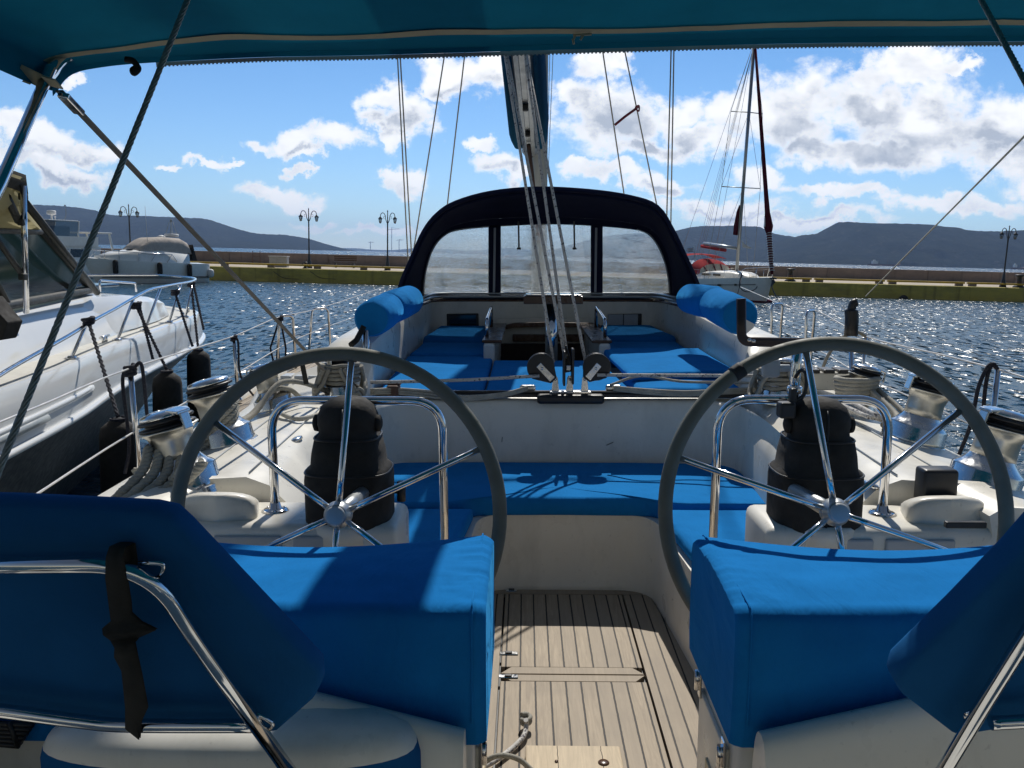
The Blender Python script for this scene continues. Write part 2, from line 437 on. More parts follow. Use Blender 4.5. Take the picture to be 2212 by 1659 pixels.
# ------------------------------------------------------------------ mesh helpers
def lerp(a, b, t): return a + (b - a) * t
def frame_of(d):
    d = d.normalized()
    up = V((0, 0, 1)) if abs(d.z) < .95 else V((1, 0, 0))
    a = d.cross(up).normalized(); return a, d.cross(a).normalized()
def catmull(pts, n=6, closed=False):
    pts = [V(p) for p in pts]; N = len(pts); out = []
    rng = range(N if closed else N - 1)
    for i in rng:
        if closed: p0, p1, p2, p3 = pts[i - 1], pts[i], pts[(i + 1) % N], pts[(i + 2) % N]
        else:
            p1, p2 = pts[i], pts[i + 1]
            p0 = pts[i - 1] if i else p1 * 2 - p2
            p3 = pts[i + 2] if i + 2 < N else p2 * 2 - p1
        for k in range(n):
            t = k / n
            out.append(.5 * ((2 * p1) + (p2 - p0) * t + (2 * p0 - 5 * p1 + 4 * p2 - p3) * t * t + (3 * p1 - p0 - 3 * p2 + p3) * t ** 3))
    if not closed: out.append(pts[-1])
    return out
def fillet(pts, r, n=8):
    pts = [V(p) for p in pts]; out = [pts[0]]
    for i in range(1, len(pts) - 1):
        a, b, c = pts[i - 1], pts[i], pts[i + 1]
        rr = r[i] if isinstance(r, (list, tuple)) else r
        d1 = min(rr, (a - b).length * .49); d2 = min(rr, (c - b).length * .49)
        p = b + (a - b).normalized() * d1; q = b + (c - b).normalized() * d2
        for k in range(n + 1):
            t = k / n
            out.append(p * (1 - t) ** 2 + b * 2 * t * (1 - t) + q * t * t)
    out.append(pts[-1]); return out

class MB:
    def __init__(s): s.v = []; s.f = []; s.sm = []
    def add(s, vs, fs, smooth=True):
        o = len(s.v); s.v += [V(p) for p in vs]
        s.f += [tuple(i + o for i in f) for f in fs]; s.sm += [smooth] * len(fs); return s
    def grid(s, rows, cu=False, cv=False, smooth=True):
        nr, nc = len(rows), len(rows[0]); fs = []
        for i in range(nr if cv else nr - 1):
            for j in range(nc if cu else nc - 1):
                a, b = i * nc + j, i * nc + (j + 1) % nc
                c, d = ((i + 1) % nr) * nc + (j + 1) % nc, ((i + 1) % nr) * nc + j
                fs.append((a, b, c, d))
        return s.add([p for r in rows for p in r], fs, smooth)
    def tube(s, pts, r, n=10, closed=False, cap=True, sx=1, sy=1, up=None):
        pts = [V(p) for p in pts]; N = len(pts); rows = []
        rs = r if isinstance(r, (list, tuple)) else [r] * N
        prev = None
        for i in range(N):
            if closed: d = pts[(i + 1) % N] - pts[i - 1]
            else: d = pts[min(i + 1, N - 1)] - pts[max(i - 1, 0)]
            d.normalize()
            if prev is None:
                if up is not None: a = d.cross(V(up)).normalized()
                else: a, _ = frame_of(d)
            else:
                a = prev - d * prev.dot(d); a.normalize()
            prev = a; b = d.cross(a)
            rows.append([pts[i] + a * (cos(2 * pi * k / n) * rs[i] * sx) + b * (sin(2 * pi * k / n) * rs[i] * sy) for k in range(n)])
        s.grid(rows, cu=True, cv=closed)
        if cap and not closed:
            for row, rev in ((rows[0], False), (rows[-1], True)):
                s.add(row, [tuple(range(n))[::-1] if not rev else tuple(range(n))], False)
        return s
    def lathe(s, prof, org, axis=(0, 0, 1), n=28, ex=1, ey=1):
        ax = V(axis).normalized(); a, b = frame_of(ax); org = V(org)
        rows = [[org + ax * h + a * (cos(2 * pi * k / n) * r * ex) + b * (sin(2 * pi * k / n) * r * ey) for k in range(n)] for r, h in prof]
        s.grid(rows, cu=True)
        if prof[0][0] > 1e-4: s.add(rows[0], [tuple(range(n))], False)
        if prof[-1][0] > 1e-4: s.add(rows[-1], [tuple(range(n))], False)
        return s
    def bm(s, bm, mtx=None, smooth=False):
        if mtx is not None: bmesh.ops.transform(bm, matrix=mtx, verts=bm.verts)
        bm.verts.index_update(); bm.verts.ensure_lookup_table()
        s.add([v.co.copy() for v in bm.verts], [tuple(v.index for v in f.verts) for f in bm.faces], smooth)
        bm.free(); return s
    def box(s, c, size, rot=None, bev=0, seg=2, smooth=False):
        b = bmesh.new(); bmesh.ops.create_cube(b, size=1)
        bmesh.ops.scale(b, vec=size, verts=b.verts)
        if bev: bmesh.ops.bevel(b, geom=b.edges[:], offset=bev, segments=seg, affect='EDGES', profile=.5)
        mt = Matrix.Translation(V(c)) @ (rot.to_4x4() if rot is not None else Matrix.Identity(4))
        return s.bm(b, mt, smooth)
    def beam(s, a, b, w, h, up=(0, 0, 1), bev=0):
        a, b = V(a), V(b); d = b - a; y = d.normalized(); x = y.cross(V(up)).normalized(); z = x.cross(y)
        rot = Matrix((x, y, z)).transposed()
        return s.box((a + b) / 2, (w, d.length, h), rot, bev)
    def prism(s, poly, vec, bev=0, seg=3, smooth=False):
        b = bmesh.new(); vs = [b.verts.new(V(p)) for p in poly]; f = b.faces.new(vs)
        r = bmesh.ops.extrude_face_region(b, geom=[f])
        bmesh.ops.translate(b, vec=V(vec), verts=[g for g in r['geom'] if isinstance(g, bmesh.types.BMVert)])
        bmesh.ops.recalc_face_normals(b, faces=b.faces[:])
        if bev: bmesh.ops.bevel(b, geom=b.edges[:], offset=bev, segments=seg, affect='EDGES', profile=.6, clamp_overlap=True)
        return s.bm(b, None, smooth)
    def fill(s, poly, smooth=False):
        return s.add(poly, [tuple(range(len(poly)))], smooth)

OFF = {}
ABOARD = []
def props(o, label=None, cat=None, group=None, kind=None):
    if label: o['label'] = label
    if cat: o['category'] = cat
    if group: o['group'] = group
    if kind: o['kind'] = kind
    return o
def thing(name, label, cat, loc=(0, 0, 0), group=None, aboard=False, rotz=0, local=False):
    o = bpy.data.objects.new(name, None); COL.objects.link(o)
    o.empty_display_size = .2
    o.location = loc; o.rotation_euler = (0, 0, rotz)
    OFF[o] = V((0, 0, 0)) if local else V(loc)
    if aboard: ABOARD.append(o)
    return props(o, label, cat, group)
def obj(name, mb, material, parent=None, label=None, kind=None):
    off = OFF[parent] if parent is not None else V((0, 0, 0))
    me = bpy.data.meshes.new(name)
    me.from_pydata([tuple(p - off) for p in mb.v], [], mb.f)
    me.polygons.foreach_set('use_smooth', mb.sm)
    me.validate(); me.update()
    b = bmesh.new(); b.from_mesh(me)
    bmesh.ops.remove_doubles(b, verts=b.verts, dist=1e-5)
    bmesh.ops.recalc_face_normals(b, faces=b.faces)
    b.to_mesh(me); b.free()
    me.materials.append(material)
    o = bpy.data.objects.new(name, me); COL.objects.link(o)
    if parent is not None: o.parent = parent; OFF[o] = off
    return props(o, label, kind=kind)
def solo(name, mb, material, label, cat, group=None, aboard=False, kind=None):
    """a thing that is one mesh, its origin at its base"""
    lo = V((sum(p.x for p in mb.v) / len(mb.v), sum(p.y for p in mb.v) / len(mb.v), min(p.z for p in mb.v)))
    for p in mb.v: p -= lo
    o = obj(name, mb, material); o.location = lo
    if aboard: ABOARD.append(o)
    return props(o, label, cat, group, kind)
def dup(root, loc, label, rotz=None):
    c = root.copy(); COL.objects.link(c); c.location = loc
    if rotz is not None: c.rotation_euler = (0, 0, rotz)
    if label: c['label'] = label
    if root in ABOARD: ABOARD.append(c)
    def kids(a, b):
        for ch in list(a.children):
            d = ch.copy(); COL.objects.link(d); d.parent = b; kids(ch, d)
    kids(root, c); return c
def clone_part(part, parent, mtx):
    """a copy of a part and its sub-parts, moved by mtx in its thing's frame"""
    c = part.copy(); COL.objects.link(c); c.parent = parent; c.matrix_local = mtx @ part.matrix_local
    for ch in list(part.children):
        d = ch.copy(); COL.objects.link(d); d.parent = c
    return c
def auto_smooth(o, ang=35):
    o.data.set_sharp_from_angle(angle=R(ang)) if hasattr(o.data, 'set_sharp_from_angle') else None
    o.data.polygons.foreach_set('use_smooth', [True] * len(o.data.polygons)); o.data.update(); return o
def softbox(c, size, bev, seg=4, rot=None, puff=0, cuts=10):
    """upholstery: a rounded box whose faces swell a little"""
    b = bmesh.new(); bmesh.ops.create_cube(b, size=1)
    bmesh.ops.subdivide_edges(b, edges=b.edges[:], cuts=cuts, use_grid_fill=True)
    sx, sy, sz = size
    for v in b.verts:
        p = v.co * 2
        k = V((sx / 2, sy / 2, sz / 2)); q = V((p.x * k.x, p.y * k.y, p.z * k.z))
        inn = V([max(-k[i] + bev, min(k[i] - bev, q[i])) for i in range(3)])
        d = q - inn
        if d.length > 1e-6: q = inn + d.normalized() * bev
        q.z += puff * (1 - p.x ** 4) * (1 - p.y ** 4) * p.z
        q.x += puff * .5 * (1 - p.z ** 2) * p.x
        v.co = q
    mb = MB()
    return mb.bm(b, Matrix.Translation(V(c)) @ (rot.to_4x4() if rot is not None else Matrix.Identity(4)), True)
def cushion(poly, z0, h, bev=.03, wob=.006, seed=0, dz=None, n=.05):
    """a flat cushion of any outline: rounded rim, slightly puffed and rumpled top"""
    P2 = [V((p[0], p[1], 0)) for p in poly]
    cen = sum(P2, V((0, 0, 0))) / len(P2)
    # densify the outline
    out = []
    for i in range(len(P2)):
        a, b = P2[i], P2[(i + 1) % len(P2)]; k = max(1, int((b - a).length / n))
        out += [a.lerp(b, t / k) for t in range(k)]
    sl = (lambda p: dz(p.x, p.y)) if dz else (lambda p: 0)
    rows = []
    for (ins, zz) in ((bev * .6, 0), (.2 * bev, .15 * h), (0, .4 * h), (0, .62 * h), (.25 * bev, .86 * h), (.8 * bev, .98 * h), (1.6 * bev, h)):
        rows.append([p + (cen - p).normalized() * min(ins, (cen - p).length * .5) + V((0, 0, z0 + zz + sl(p))) for p in out])
    last = rows[-1]
    for f in (.86, .72, .56, .4, .22, .08):
        row = []
        for p in last:
            q = cen + (V((p.x, p.y, 0)) - cen) * f
            w = noise.noise(V((q.x * 4 + seed, q.y * 4, seed))) * wob + .012 * (1 - f) * h / .06 * .5
            row.append(V((q.x, q.y, z0 + h + sl(q) + w)))
        rows.append(row)
    mb = MB(); mb.grid(rows, cu=True); mb.fill(rows[-1], True); mb.fill(rows[0][::-1], True)
    return mb
def helix(c, r0, r1, z0, z1, turns, n=22, jit=0, ax=(0, 0, 1)):
    a, b = frame_of(V(ax)); pts = []
    N = int(turns * n)
    for i in range(N + 1):
        t = i / N; an = 2 * pi * turns * t; r = lerp(r0, r1, t) + random.uniform(-jit, jit)
        pts.append(V(c) + a * (r * cos(an)) + b * (r * sin(an)) + V(ax) * (lerp(z0, z1, t) + random.uniform(-jit, jit)))
    return pts
# ------------------------------------------------------------------ the yacht we stand on
Y0 = thing('sailing_yacht', 'white sailing yacht in the foreground, seen from its helm with blue cushions around', 'sailboat', (0, 3, -.9), aboard=True)
def part(name, mb, material, parent=Y0, label=None): return obj(name, mb, material, parent, label)

# hull and side decks
ST = [(-1.2, 1.55), (0, 1.68), (1.5, 1.83), (3, 1.96), (4.5, 2.12), (6, 2.33), (8, 2.36), (10, 2.1), (12, 1.45), (13.5, .6), (14.2, .04)]
def half(y):
    for (a, b), (c, d) in zip(ST, ST[1:]):
        if a <= y <= c: return lerp(b, d, (y - a) / (c - a))
    return ST[-1][1]
def sheer(y): return .50 + .004 * max(0, y - 4) ** 2 * .9
ys = [-1.2 + .5 * i for i in range(31)] + [14.2]
rows = []
for y in ys:
    x, z = half(y), sheer(y)
    sec = [(x, z), (x * 1.005, z - .25), (x * .97, z - .7), (x * .88, z - 1.1), (x * .6, z - 1.6), (0, z - 1.9)]
    rows.append([V((-a, y, b)) for a, b in sec] + [V((a, y, b)) for a, b in sec[::-1]])
hb = MB().grid(rows); hb.fill(rows[0])
part('hull', hb, WHITEB)
CS = [0.9, 1.5, 2.1, 2.44, 2.46, 2.72, 2.76, 3.2, 3.8, 4.3, 4.56, 4.72, 4.80, 4.95, 5.3, 6.2, 7.3, 8.2, 9.0]
def inner(y):
    if y < 2.45: return 1.30
    if y < 2.74: return 1.22
    tab = [(2.74, .93), (3.2, .95), (3.8, .97), (4.3, 1.0), (4.72, 1.05), (5.0, 1.12), (6.2, 1.12), (7.3, 1.12), (8.2, 1.10), (9.0, 1.0)]
    for (a, b), (c, d) in zip(tab, tab[1:]):
        if a <= y <= c: return lerp(b, d, (y - a) / (c - a))
    return 1.0
def crown(y):
    tab = [(0.9, .84), (4.3, .86), (4.62, .88), (4.80, 1.0), (4.95, 1.09), (5.3, 1.11), (6.3, 1.14), (7.3, 1.18), (8.2, 1.2), (9.0, 1.15)]
    for (a, b), (c, d) in zip(tab, tab[1:]):
        if a <= y <= c: return lerp(b, d, (y - a) / (c - a))
    return .84
for s in (-1, 1):
    rows = []
    for y in CS:
        xi, zc, xe, ze = inner(y), crown(y), half(y), sheer(y)
        fw = min(1, max(0, (y - 4.6) / .4))
        if fw < .5:
            slope = .16 if 2.74 < y else .05
            xo = 1.72 + .01 * (y - 3)
            sec = [(xi - .02, .40), (xi, .66), (xi + .015, zc - .15), (xi + .05, zc - .10), (xi + slope * .7, zc - .035), (xi + slope + .03, zc - .006), (xi + slope + .1, zc), (xo - .15, zc - .055),
                   (xo - .06, zc - .085), (xo - .015, zc - .13), (xo, zc - .18), (xo + .03, ze + .09), (xo + .09, ze + .055)]
        else:
            xo = 1.50 + .02 * (y - 5)
            sec = [(xi - .02, .40), (xi, .66), (xi + .005, zc - .15), (xi + .01, zc - .06), (xi + .02, zc - .02), (xi + .045, zc - .004), (xi + .09, zc), (xi + .2, zc),
                   (xi + .27, zc - .02), (xi + .32, zc - .08), (xo - .06, lerp(zc, ze, .55)), (xo + .03, ze + .09), (xo + .09, ze + .055)]
        sec = [(s * a + .05 * fw * (1 if a < 1.6 else 0), b) for a, b in sec]
        rows.append([V((a, y, b)) for a, b in sec])
    sb = MB().grid(rows); sb.fill(rows[0]); sb.fill(rows[-1])
    o = part('coaming', sb, GEL)
    auto_smooth(o, 40)
    for dx in (.0, .20):
        mb = MB(); mb.tube([V((s * (inner(y) + .19 + dx), y, crown(y) + (-.001 if dx == 0 else -.016))) for y in (2.8, 3.2, 3.8, 4.3)], .0028, 6); part('moulding_joint', mb, GELGR)
    rows, rail = [], []
    for y in [q for q in ys if q <= 13.6]:
        yy = min(8.2, max(.9, y)); xo = (1.72 + .01 * (yy - 3)) if yy < 4.8 else (1.50 + .02 * (yy - 5))
        xo = min(xo, half(y) - .16)
        rows.append([V((s * (xo + .0), y, sheer(y) + .05)), V((s * (half(y) - .06), y, sheer(y) + .022))])
        h = half(y)
        rail.append([V((s * (h - .06), y, sheer(y) - .01)), V((s * (h - .06), y, sheer(y) + .05)), V((s * (h - .045), y, sheer(y) + .06)), V((s * (h - .012), y, sheer(y) + .06)), V((s * (h + .006), y, sheer(y) + .045)), V((s * (h + .006), y, sheer(y) - .03))])
    part('side_deck', MB().grid(rows), TEAK)
    part('toe_rail', MB().grid(rail), GEL)
# fore deck and coach roof
rows = []
for y in [8.2, 9, 10, 11, 12.2]:
    w = lerp(1.25, .55, (y - 8.2) / 4.0); z = lerp(1.13, .88, (y - 8.2) / 4.0)
    rows.append([V((-w - .15, y, sheer(y))), V((-w, y, z - .05)), V((-w + .08, y, z)), V((0, y, z + .05)), V((w - .08, y, z)), V((w, y, z - .05)), V((w + .15, y, sheer(y)))])
cr = MB().grid(rows); cr.fill(rows[0]); cr.fill(rows[-1]); part('coach_roof', cr, GEL)
rows = [[V((-half(y) + .08, y, sheer(y) + .018)), V((half(y) - .08, y, sheer(y) + .018))] for y in (8.3, 9, 10, 11, 12, 13, 13.8)]
part('fore_deck', MB().grid(rows), GELDK)

# cockpit well: walls of the bench fronts and the bulkhead carrying the traveller
wl = fillet([(-.50, 2.2, 0), (-.42, 3.0, 0), (-.38, 3.83, 0), (.44, 3.83, 0), (.50, 3.0, 0), (.58, 2.2, 0)], .16, 8)
rows = [[p + V((0, 0, z)) for p in wl] for z in (-.02, 0, .02, .2, .34, .375)]
for p in rows[1]: p.y -= .012
mb = MB().grid(rows)
part('cockpit_well', mb, GEL)
mb = MB()
top = [p + V((0, 0, .375)) for p in wl]
outl = [V((-1.1, 2.2, .375)), V((-1.1, 3.2, .375)), V((-1.1, 4.52, .375)), V((1.15, 4.52, .375)), V((1.15, 3.2, .375)), V((1.18, 2.2, .375))]
mb.fill(top + outl[::-1])
part('bench_top', mb, GEL)
wp = fillet([(-.94, 3.4, 0), (-.985, 4.02, 0), (-.93, 4.50, 0), (0, 4.53, 0), (.96, 4.50, 0), (1.02, 4.02, 0), (.975, 3.4, 0)], [0, .3, .3, 0, .3, .3, 0], 8)
rows = []
for z, off in ((.40, 0), (.6, .005), (.74, .012), (.785, .02), (.802, .04), (.806, .07)):
    rows.append([p + V((0, 0, z)) + V((0, off, 0)) for p in wp])
mb = MB().grid(rows)
b = auto_smooth(part('bulkhead', mb, GEL), 50)
mb = MB(); mb.prism([(-1.0, 4.60, .74), (1.05, 4.60, .74), (1.05, 4.78, .74), (-1.0, 4.78, .74)], (0, 0, .068), .01, 2)
part('traveller_deck', mb, GEL)
# scuffs on the bulkhead
mb = MB(); mb.beam(bY(1084, 955, 4.522), bY(1085, 944, 4.522), .004, .003); part('scuff_mark', mb, BLACKP)
mb = MB(); mb.beam(bY(1310, 962, 4.522), bY(1325, 955, 4.522), .003, .003); part('scuff_mark', mb, BLACKP)

# teak sole in two hatches with margins
def sole_panel(name, x0, x1, y0, y1, z, material): 
    mb = MB(); mb.box(((x0 + x1) / 2, (y0 + y1) / 2, z - .012), (x1 - x0, y1 - y0, .024), None, .003, 2); return part(name, mb, material)
mb = MB(); mb.box((.03, 2.4, -.05), (1.3, 3.2, .04)); part('sole_frame', mb, BLACKP)
sole_panel('sole_hatch', -.252, .302, 3.055, 3.765, 0, TEAK)
sole_panel('sole_hatch', -.252, .302, 1.15, 2.945, 0, TEAK)
mb = MB()
mb.prism([(-.252, 3.003, -.024), (.302, 3.003, -.024), (.262, 3.053, -.024), (-.212, 3.053, -.024)], (0, 0, .024))
part('sole_batten', mb, TEAKX)
mb = MB(); mb.prism([(-.212, 2.947, -.024), (.262, 2.947, -.024), (.302, 2.993, -.024), (-.252, 2.993, -.024)], (0, 0, .024))
part('sole_batten', mb, TEAKX)
mb = MB(); mb.prism([(-.335, 3.77, -.02), (.40, 3.77, -.02), (.43, 3.825, -.02), (-.37, 3.825, -.02)], (0, 0, .02)); part('sole_margin', mb, TEAKX)
mb = MB(); mb.prism([(-.52, 1.2, -.02), (-.26, 1.2, -.02), (-.26, 3.765, -.02), (-.375, 3.765, -.02), (-.43, 3.0, -.02)], (0, 0, .02)); part('sole_margin', mb, TEAK)
mb = MB(); mb.prism([(.31, 1.2, -.02), (.60, 1.2, -.02), (.505, 3.0, -.02), (.435, 3.765, -.02), (.31, 3.765, -.02)], (0, 0, .02)); part('sole_margin', mb, TEAK)
for (px, py) in ((1099, 1411), (1098, 1461), (1105, 1275)):
    p = bz(px, py, .003); mb = MB()
    mb.box(p, (.075 if py > 1300 else .05, .026, .004), None, .0019, 1)
    h = part('hinge', mb, CHROME)
    mb = MB(); mb.box(p + V((0, 0, .004)), (.028, .018, .006), None, .002, 1); obj('hinge_knuckle', mb, BLACKP, h)

# helm consoles
for s in (-1, 1):
    cx = .03 * (s > 0)
    mb = MB()
    mb.box((s * .915 + cx, 2.60, .585), (.72, .28, .37), None, .03, 3)
    c = auto_smooth(part('helm_console', mb, GEL), 40)
    for x, w in ((s * .80 + cx, .155), (s * 1.02 + cx, .21)):
        mb = MB(); mb.box((x, 2.456, .665), (w, .016, .15), None, .006, 2)
        obj('locker_lid', mb, GELGR, c)
    # moulded fairing outboard of the guard rail
    mb = MB()
    rows = []
    for t in [i / 10 for i in range(11)]:
        w = .125 * math.sqrt(max(0, 1 - (2 * t - 1) ** 6)) + .004
        h = .080 * (1 - t ** 2) + .01
        rows.append([V((s * (1.13 + t * .06) + cx + w * cos(a) * (abs(cos(a)) ** -.3 if abs(cos(a)) > .02 else 1), 2.50 + .22 * t, .765 + h * max(0, sin(a)) ** .45)) for a in [pi * k / 12 for k in range(13)]])
    mb.grid(rows); mb.fill(rows[0])
    obj('moulded_fairing', mb, GEL, c)

# steering wheels
def wheel(cx, cy, Y, Rr, angs, tape=None):
    C_ = bY(cx, cy, Y)
    tilt = R(13)
    n = V((0, -cos(tilt), sin(tilt))); a = V((1, 0, 0)); b_ = V((0, sin(tilt), cos(tilt)))
    at = lambda r, an, k=0: C_ + a * (r * cos(R(an))) + b_ * (r * sin(R(an))) + n * k
    mb = MB(); mb.tube([at(Rr, i * 360 / 96) for i in range(96)], .0193, 14, closed=True)
    rim = part('steering_wheel', mb, LEATHER)
    mb = MB()
    for q in angs[::2]:
        mb = MB(); mb.tube([at(Rr, q + 8.9), at(Rr, q + 9.4)], .0199, 14, cap=False); obj('rim_seam', mb, LEATHER, rim)
    for q in angs:
        mb = MB(); mb.tube([at(.02, q, .0), at(.10, q), at(Rr - .005, q)], .0088, 10); obj('spoke', mb, STEEL, rim)
    mb = MB(); mb.lathe([(.0, -.035), (.030, -.035), (.036, -.02), (.038, .0), (.036, .012), (.030, .02), (.028, .03), (.0, .032)], C_, n, 28)
    obj('hub', mb, ALU, rim)
    mb = MB(); mb.lathe([(.0, .03), (.026, .03), (.026, .036), (.020, .040), (0, .040)], C_, n, 24); obj('hub_cap', mb, GELGR, rim)
    mb = MB(); mb.tube([C_ - n * .03, C_ - n * .03 + V((0, .30, -.03))], .022, 14); obj('steering_shaft', mb, ALU, rim)
    if tape:
        mb = MB(); mb.tube([at(Rr, tape - 2 + i) for i in range(5)], .0215, 14); obj('rim_tape', mb, RUBBER, rim)
    return C_
WL = wheel(730, 1112, 2.14, .435, [25, 86, 144, 205, 266, 324])
WR = wheel(1804, 1106, 2.14, .450, [38.5, 99, 161, 220, 279, 341], 124)

# guard rails round the pedestals
def guard(pl, pr, yb, zt, zb_l, zb_r, Yg=2.62):
    xl = bY(pl, 950, Yg).x; xr = bY(pr, 950, Yg).x
    pts = fillet([(xl, Yg, zb_l), (xl, Yg, zt), (xr, Yg, zt), (xr, Yg, zb_r)], .11, 10)
    mb = MB(); mb.tube(pts, .0142, 14); g = part('guard_rail', mb, STEEL)
    for x, z in ((xl, zb_l), (xr, zb_r)):
        mb = MB(); mb.lathe([(0, 0), (.042, 0), (.044, .004), (.036, .009), (.02, .012), (.016, .03), (0, .03)], (x, Yg, z), (0, 0, 1), 24); obj('rail_foot', mb, STEEL, g)
        mb = MB()
        for k in range(3):
            an = k * 2.1 + .6; mb.lathe([(0, .006), (.006, .006), (.005, .011), (0, .012)], (x + .031 * cos(an), Yg + .031 * sin(an), z), (0, 0, 1), 8)
        obj('screw', mb, CHROME, g)
guard(588, 957, 865, 1.138, .768, .43)
guard(1549, 1917, 860, 1.146, .43, .768)
mb = MB(); mb.tube(fillet([bY(1715, 868, 2.62), bY(1719, 800, 2.63), bY(1723, 746, 2.64)], .02), .0165, 14)
p_ = part('instrument_post', mb, STEEL)
mb = MB(); mb.lathe([(.021, 0), (.024, .004), (.024, .02), (.021, .024)], bY(1716, 850, 2.62), (0, 0, 1), 18); obj('post_collar', mb, STEEL, p_)
mb = MB(); mb.box(bY(1665, 795, 2.6), (.055, .035, .06), None, .012, 3); k = bY(1690, 790, 2.6); mb.tube([bY(1665, 795, 2.6), bY(1705, 795, 2.6)], .012, 10); obj('post_clamp', mb, GELGR, p_)
mb = MB(); mb.box(bY(1698, 885, 2.55), (.05, .05, .05), None, .008, 2); mb.box(bY(1712, 858, 2.56), (.02, .03, .06), None, .006, 2); obj('post_bracket', mb, BLACKP, p_)
mb = MB(); mb.tube(catmull([bY(1712, 870, 2.56), bY(1738, 850, 2.56), bY(1741, 810, 2.56), bY(1730, 800, 2.58), bY(1718, 815, 2.6)], 8), .006, 8); obj('cable_loop', mb, BLACKP, p_)
# bent flat bar for the plotter
mb = MB()
pts = fillet([bY(1601, 645, 2.75), bY(1602, 738, 2.75), bY(1745, 741, 2.75)], .03, 8)
mb.tube(pts, .016, 8, sx=.35, sy=1.0)
fb = part('plotter_bracket', mb, mat('dark anodised bar', (.06, .045, .045), .4, .5))
mb = MB()
for q in ((1618, 737), (1627, 739)): mb.lathe([(0, 0), (.009, 0), (.009, .006), (.006, .010), (0, .010)], bY(q[0], q[1], 2.75), (0, 0, 1), 10)
obj('bracket_bolt', mb, STEEL, fb)

# backrest frames and rails at the stern
def backframe(s):
    if s < 0:
        T1 = [(-240, 1226), (316, 1219), (438, 1406), (650, 1702)]
        T2 = [(-240, 1505), (0, 1535), (174, 1558), (279, 1567), (545, 1568)]
        L1 = [(300, 1217), (345, 1215), (356, 1222), (343, 1248)]; L2 = [(541, 1533), (590, 1562), (588, 1570), (570, 1582)]
    else:
        T1 = [(2452, 1060), (2380, 1130), (2290, 1262), (2206, 1392), (2120, 1530), (2030, 1680)]
        T2 = [(2140, 1562), (2240, 1556), (2400, 1540)]
        L1 = [(2085, 1543), (2100, 1535), (2130, 1512)]; L2 = [(2085, 1543), (2090, 1558), (2108, 1552)]
    yy = lambda py: 1.10 + .16 * (py - 1220) / 440
    mb = MB(); pts = fillet([bY(x, y, yy(y)) for x, y in T1], [0, .085, .05, 0], 14) if s < 0 else catmull([bY(x, y, yy(y)) for x, y in T1], 8); mb.tube(pts, .0118, 14)
    f = part('seat_back_frame', mb, STEEL)
    mb = MB(); mb.tube(catmull([bY(x, y, yy(y) + .004) for x, y in T2], 6), .0112, 14); obj('cross_tube', mb, STEEL, f)
    for L in (L1, L2):
        mb = MB(); mb.tube(fillet([bY(x, y, yy(y) + .012) for x, y in L], .012, 5), .0036, 8); obj('wire_eye', mb, STEEL, f)
    return yy
YY = backframe(-1); backframe(1)

# seat pedestals under the helm seats, moulded stern deck
for s in (-1, 1):
    cx = .012
    mb = MB(); mb.box((s * .86 + cx, 1.81, .305), (1.16, .44, .63), None, .03, 3)
    pd = auto_smooth(part('seat_locker', mb, GEL), 40)
    fx = s * .276 + cx
    mb = MB(); mb.box((fx, 1.83, .27), (.012, .27, .5), None, .005, 2); d = obj('locker_door', mb, GEL, pd)
    mb = MB(); mb.box((fx - s * .007, 1.80, .30), (.008, .11, .20), None, .0035, 2); obj('door_panel', mb, mat('yellowed acrylic', (.50, .42, .26), .4), pd)
    for z, y in ((.545, 1.95), (.50, 1.70)):
        mb = MB(); mb.box((fx - s * .008, y, z), (.005, .028, .085), None, .002, 1); mb.tube([(fx - s * .014, y + .004, z - .025), (fx - s * .014, y + .004, z + .025)], .007, 10)
        obj('door_hinge', mb, STEEL, pd)
    rows = []
    for i in range(15):
        t = i / 14; x = s * (.29 + (.98 if s > 0 else .36) * t) + cx
        zt = lerp(.675, .93 if s > 0 else .77, t)
        yc = 1.505
        ring = []
        for k in range(13):
            a = pi * k / 12
            ring.append(V((x, yc - .05 * cos(a) * (abs(cos(a)) ** -.25 if abs(cos(a)) > .01 else 1), .40 + (zt - .40) * sin(a) ** .45)))
        rows.append([V((x, yc - .09, .1))] + ring + [V((x, yc + .05, .1))])
    mb = MB().grid(rows); mb.fill(rows[0])
    auto_smooth(part('seat_moulding', mb, GEL), 60)
mb = MB()
for k in range(6): mb.tube([bY(-60, 1562 + 8 * k, 1.55), bY(72 - 6 * k, 1566 + 9 * k, 1.55)], .006, 6)
mb.tube([bY(20, 1560, 1.545), bY(40, 1612, 1.545)], .006, 6); part('stern_grating', mb, BLACKP)
mb = MB(); mb.box((0, .55, .42), (3.1, 1.3, .06), None, .01); part('aft_deck', mb, GELDK)
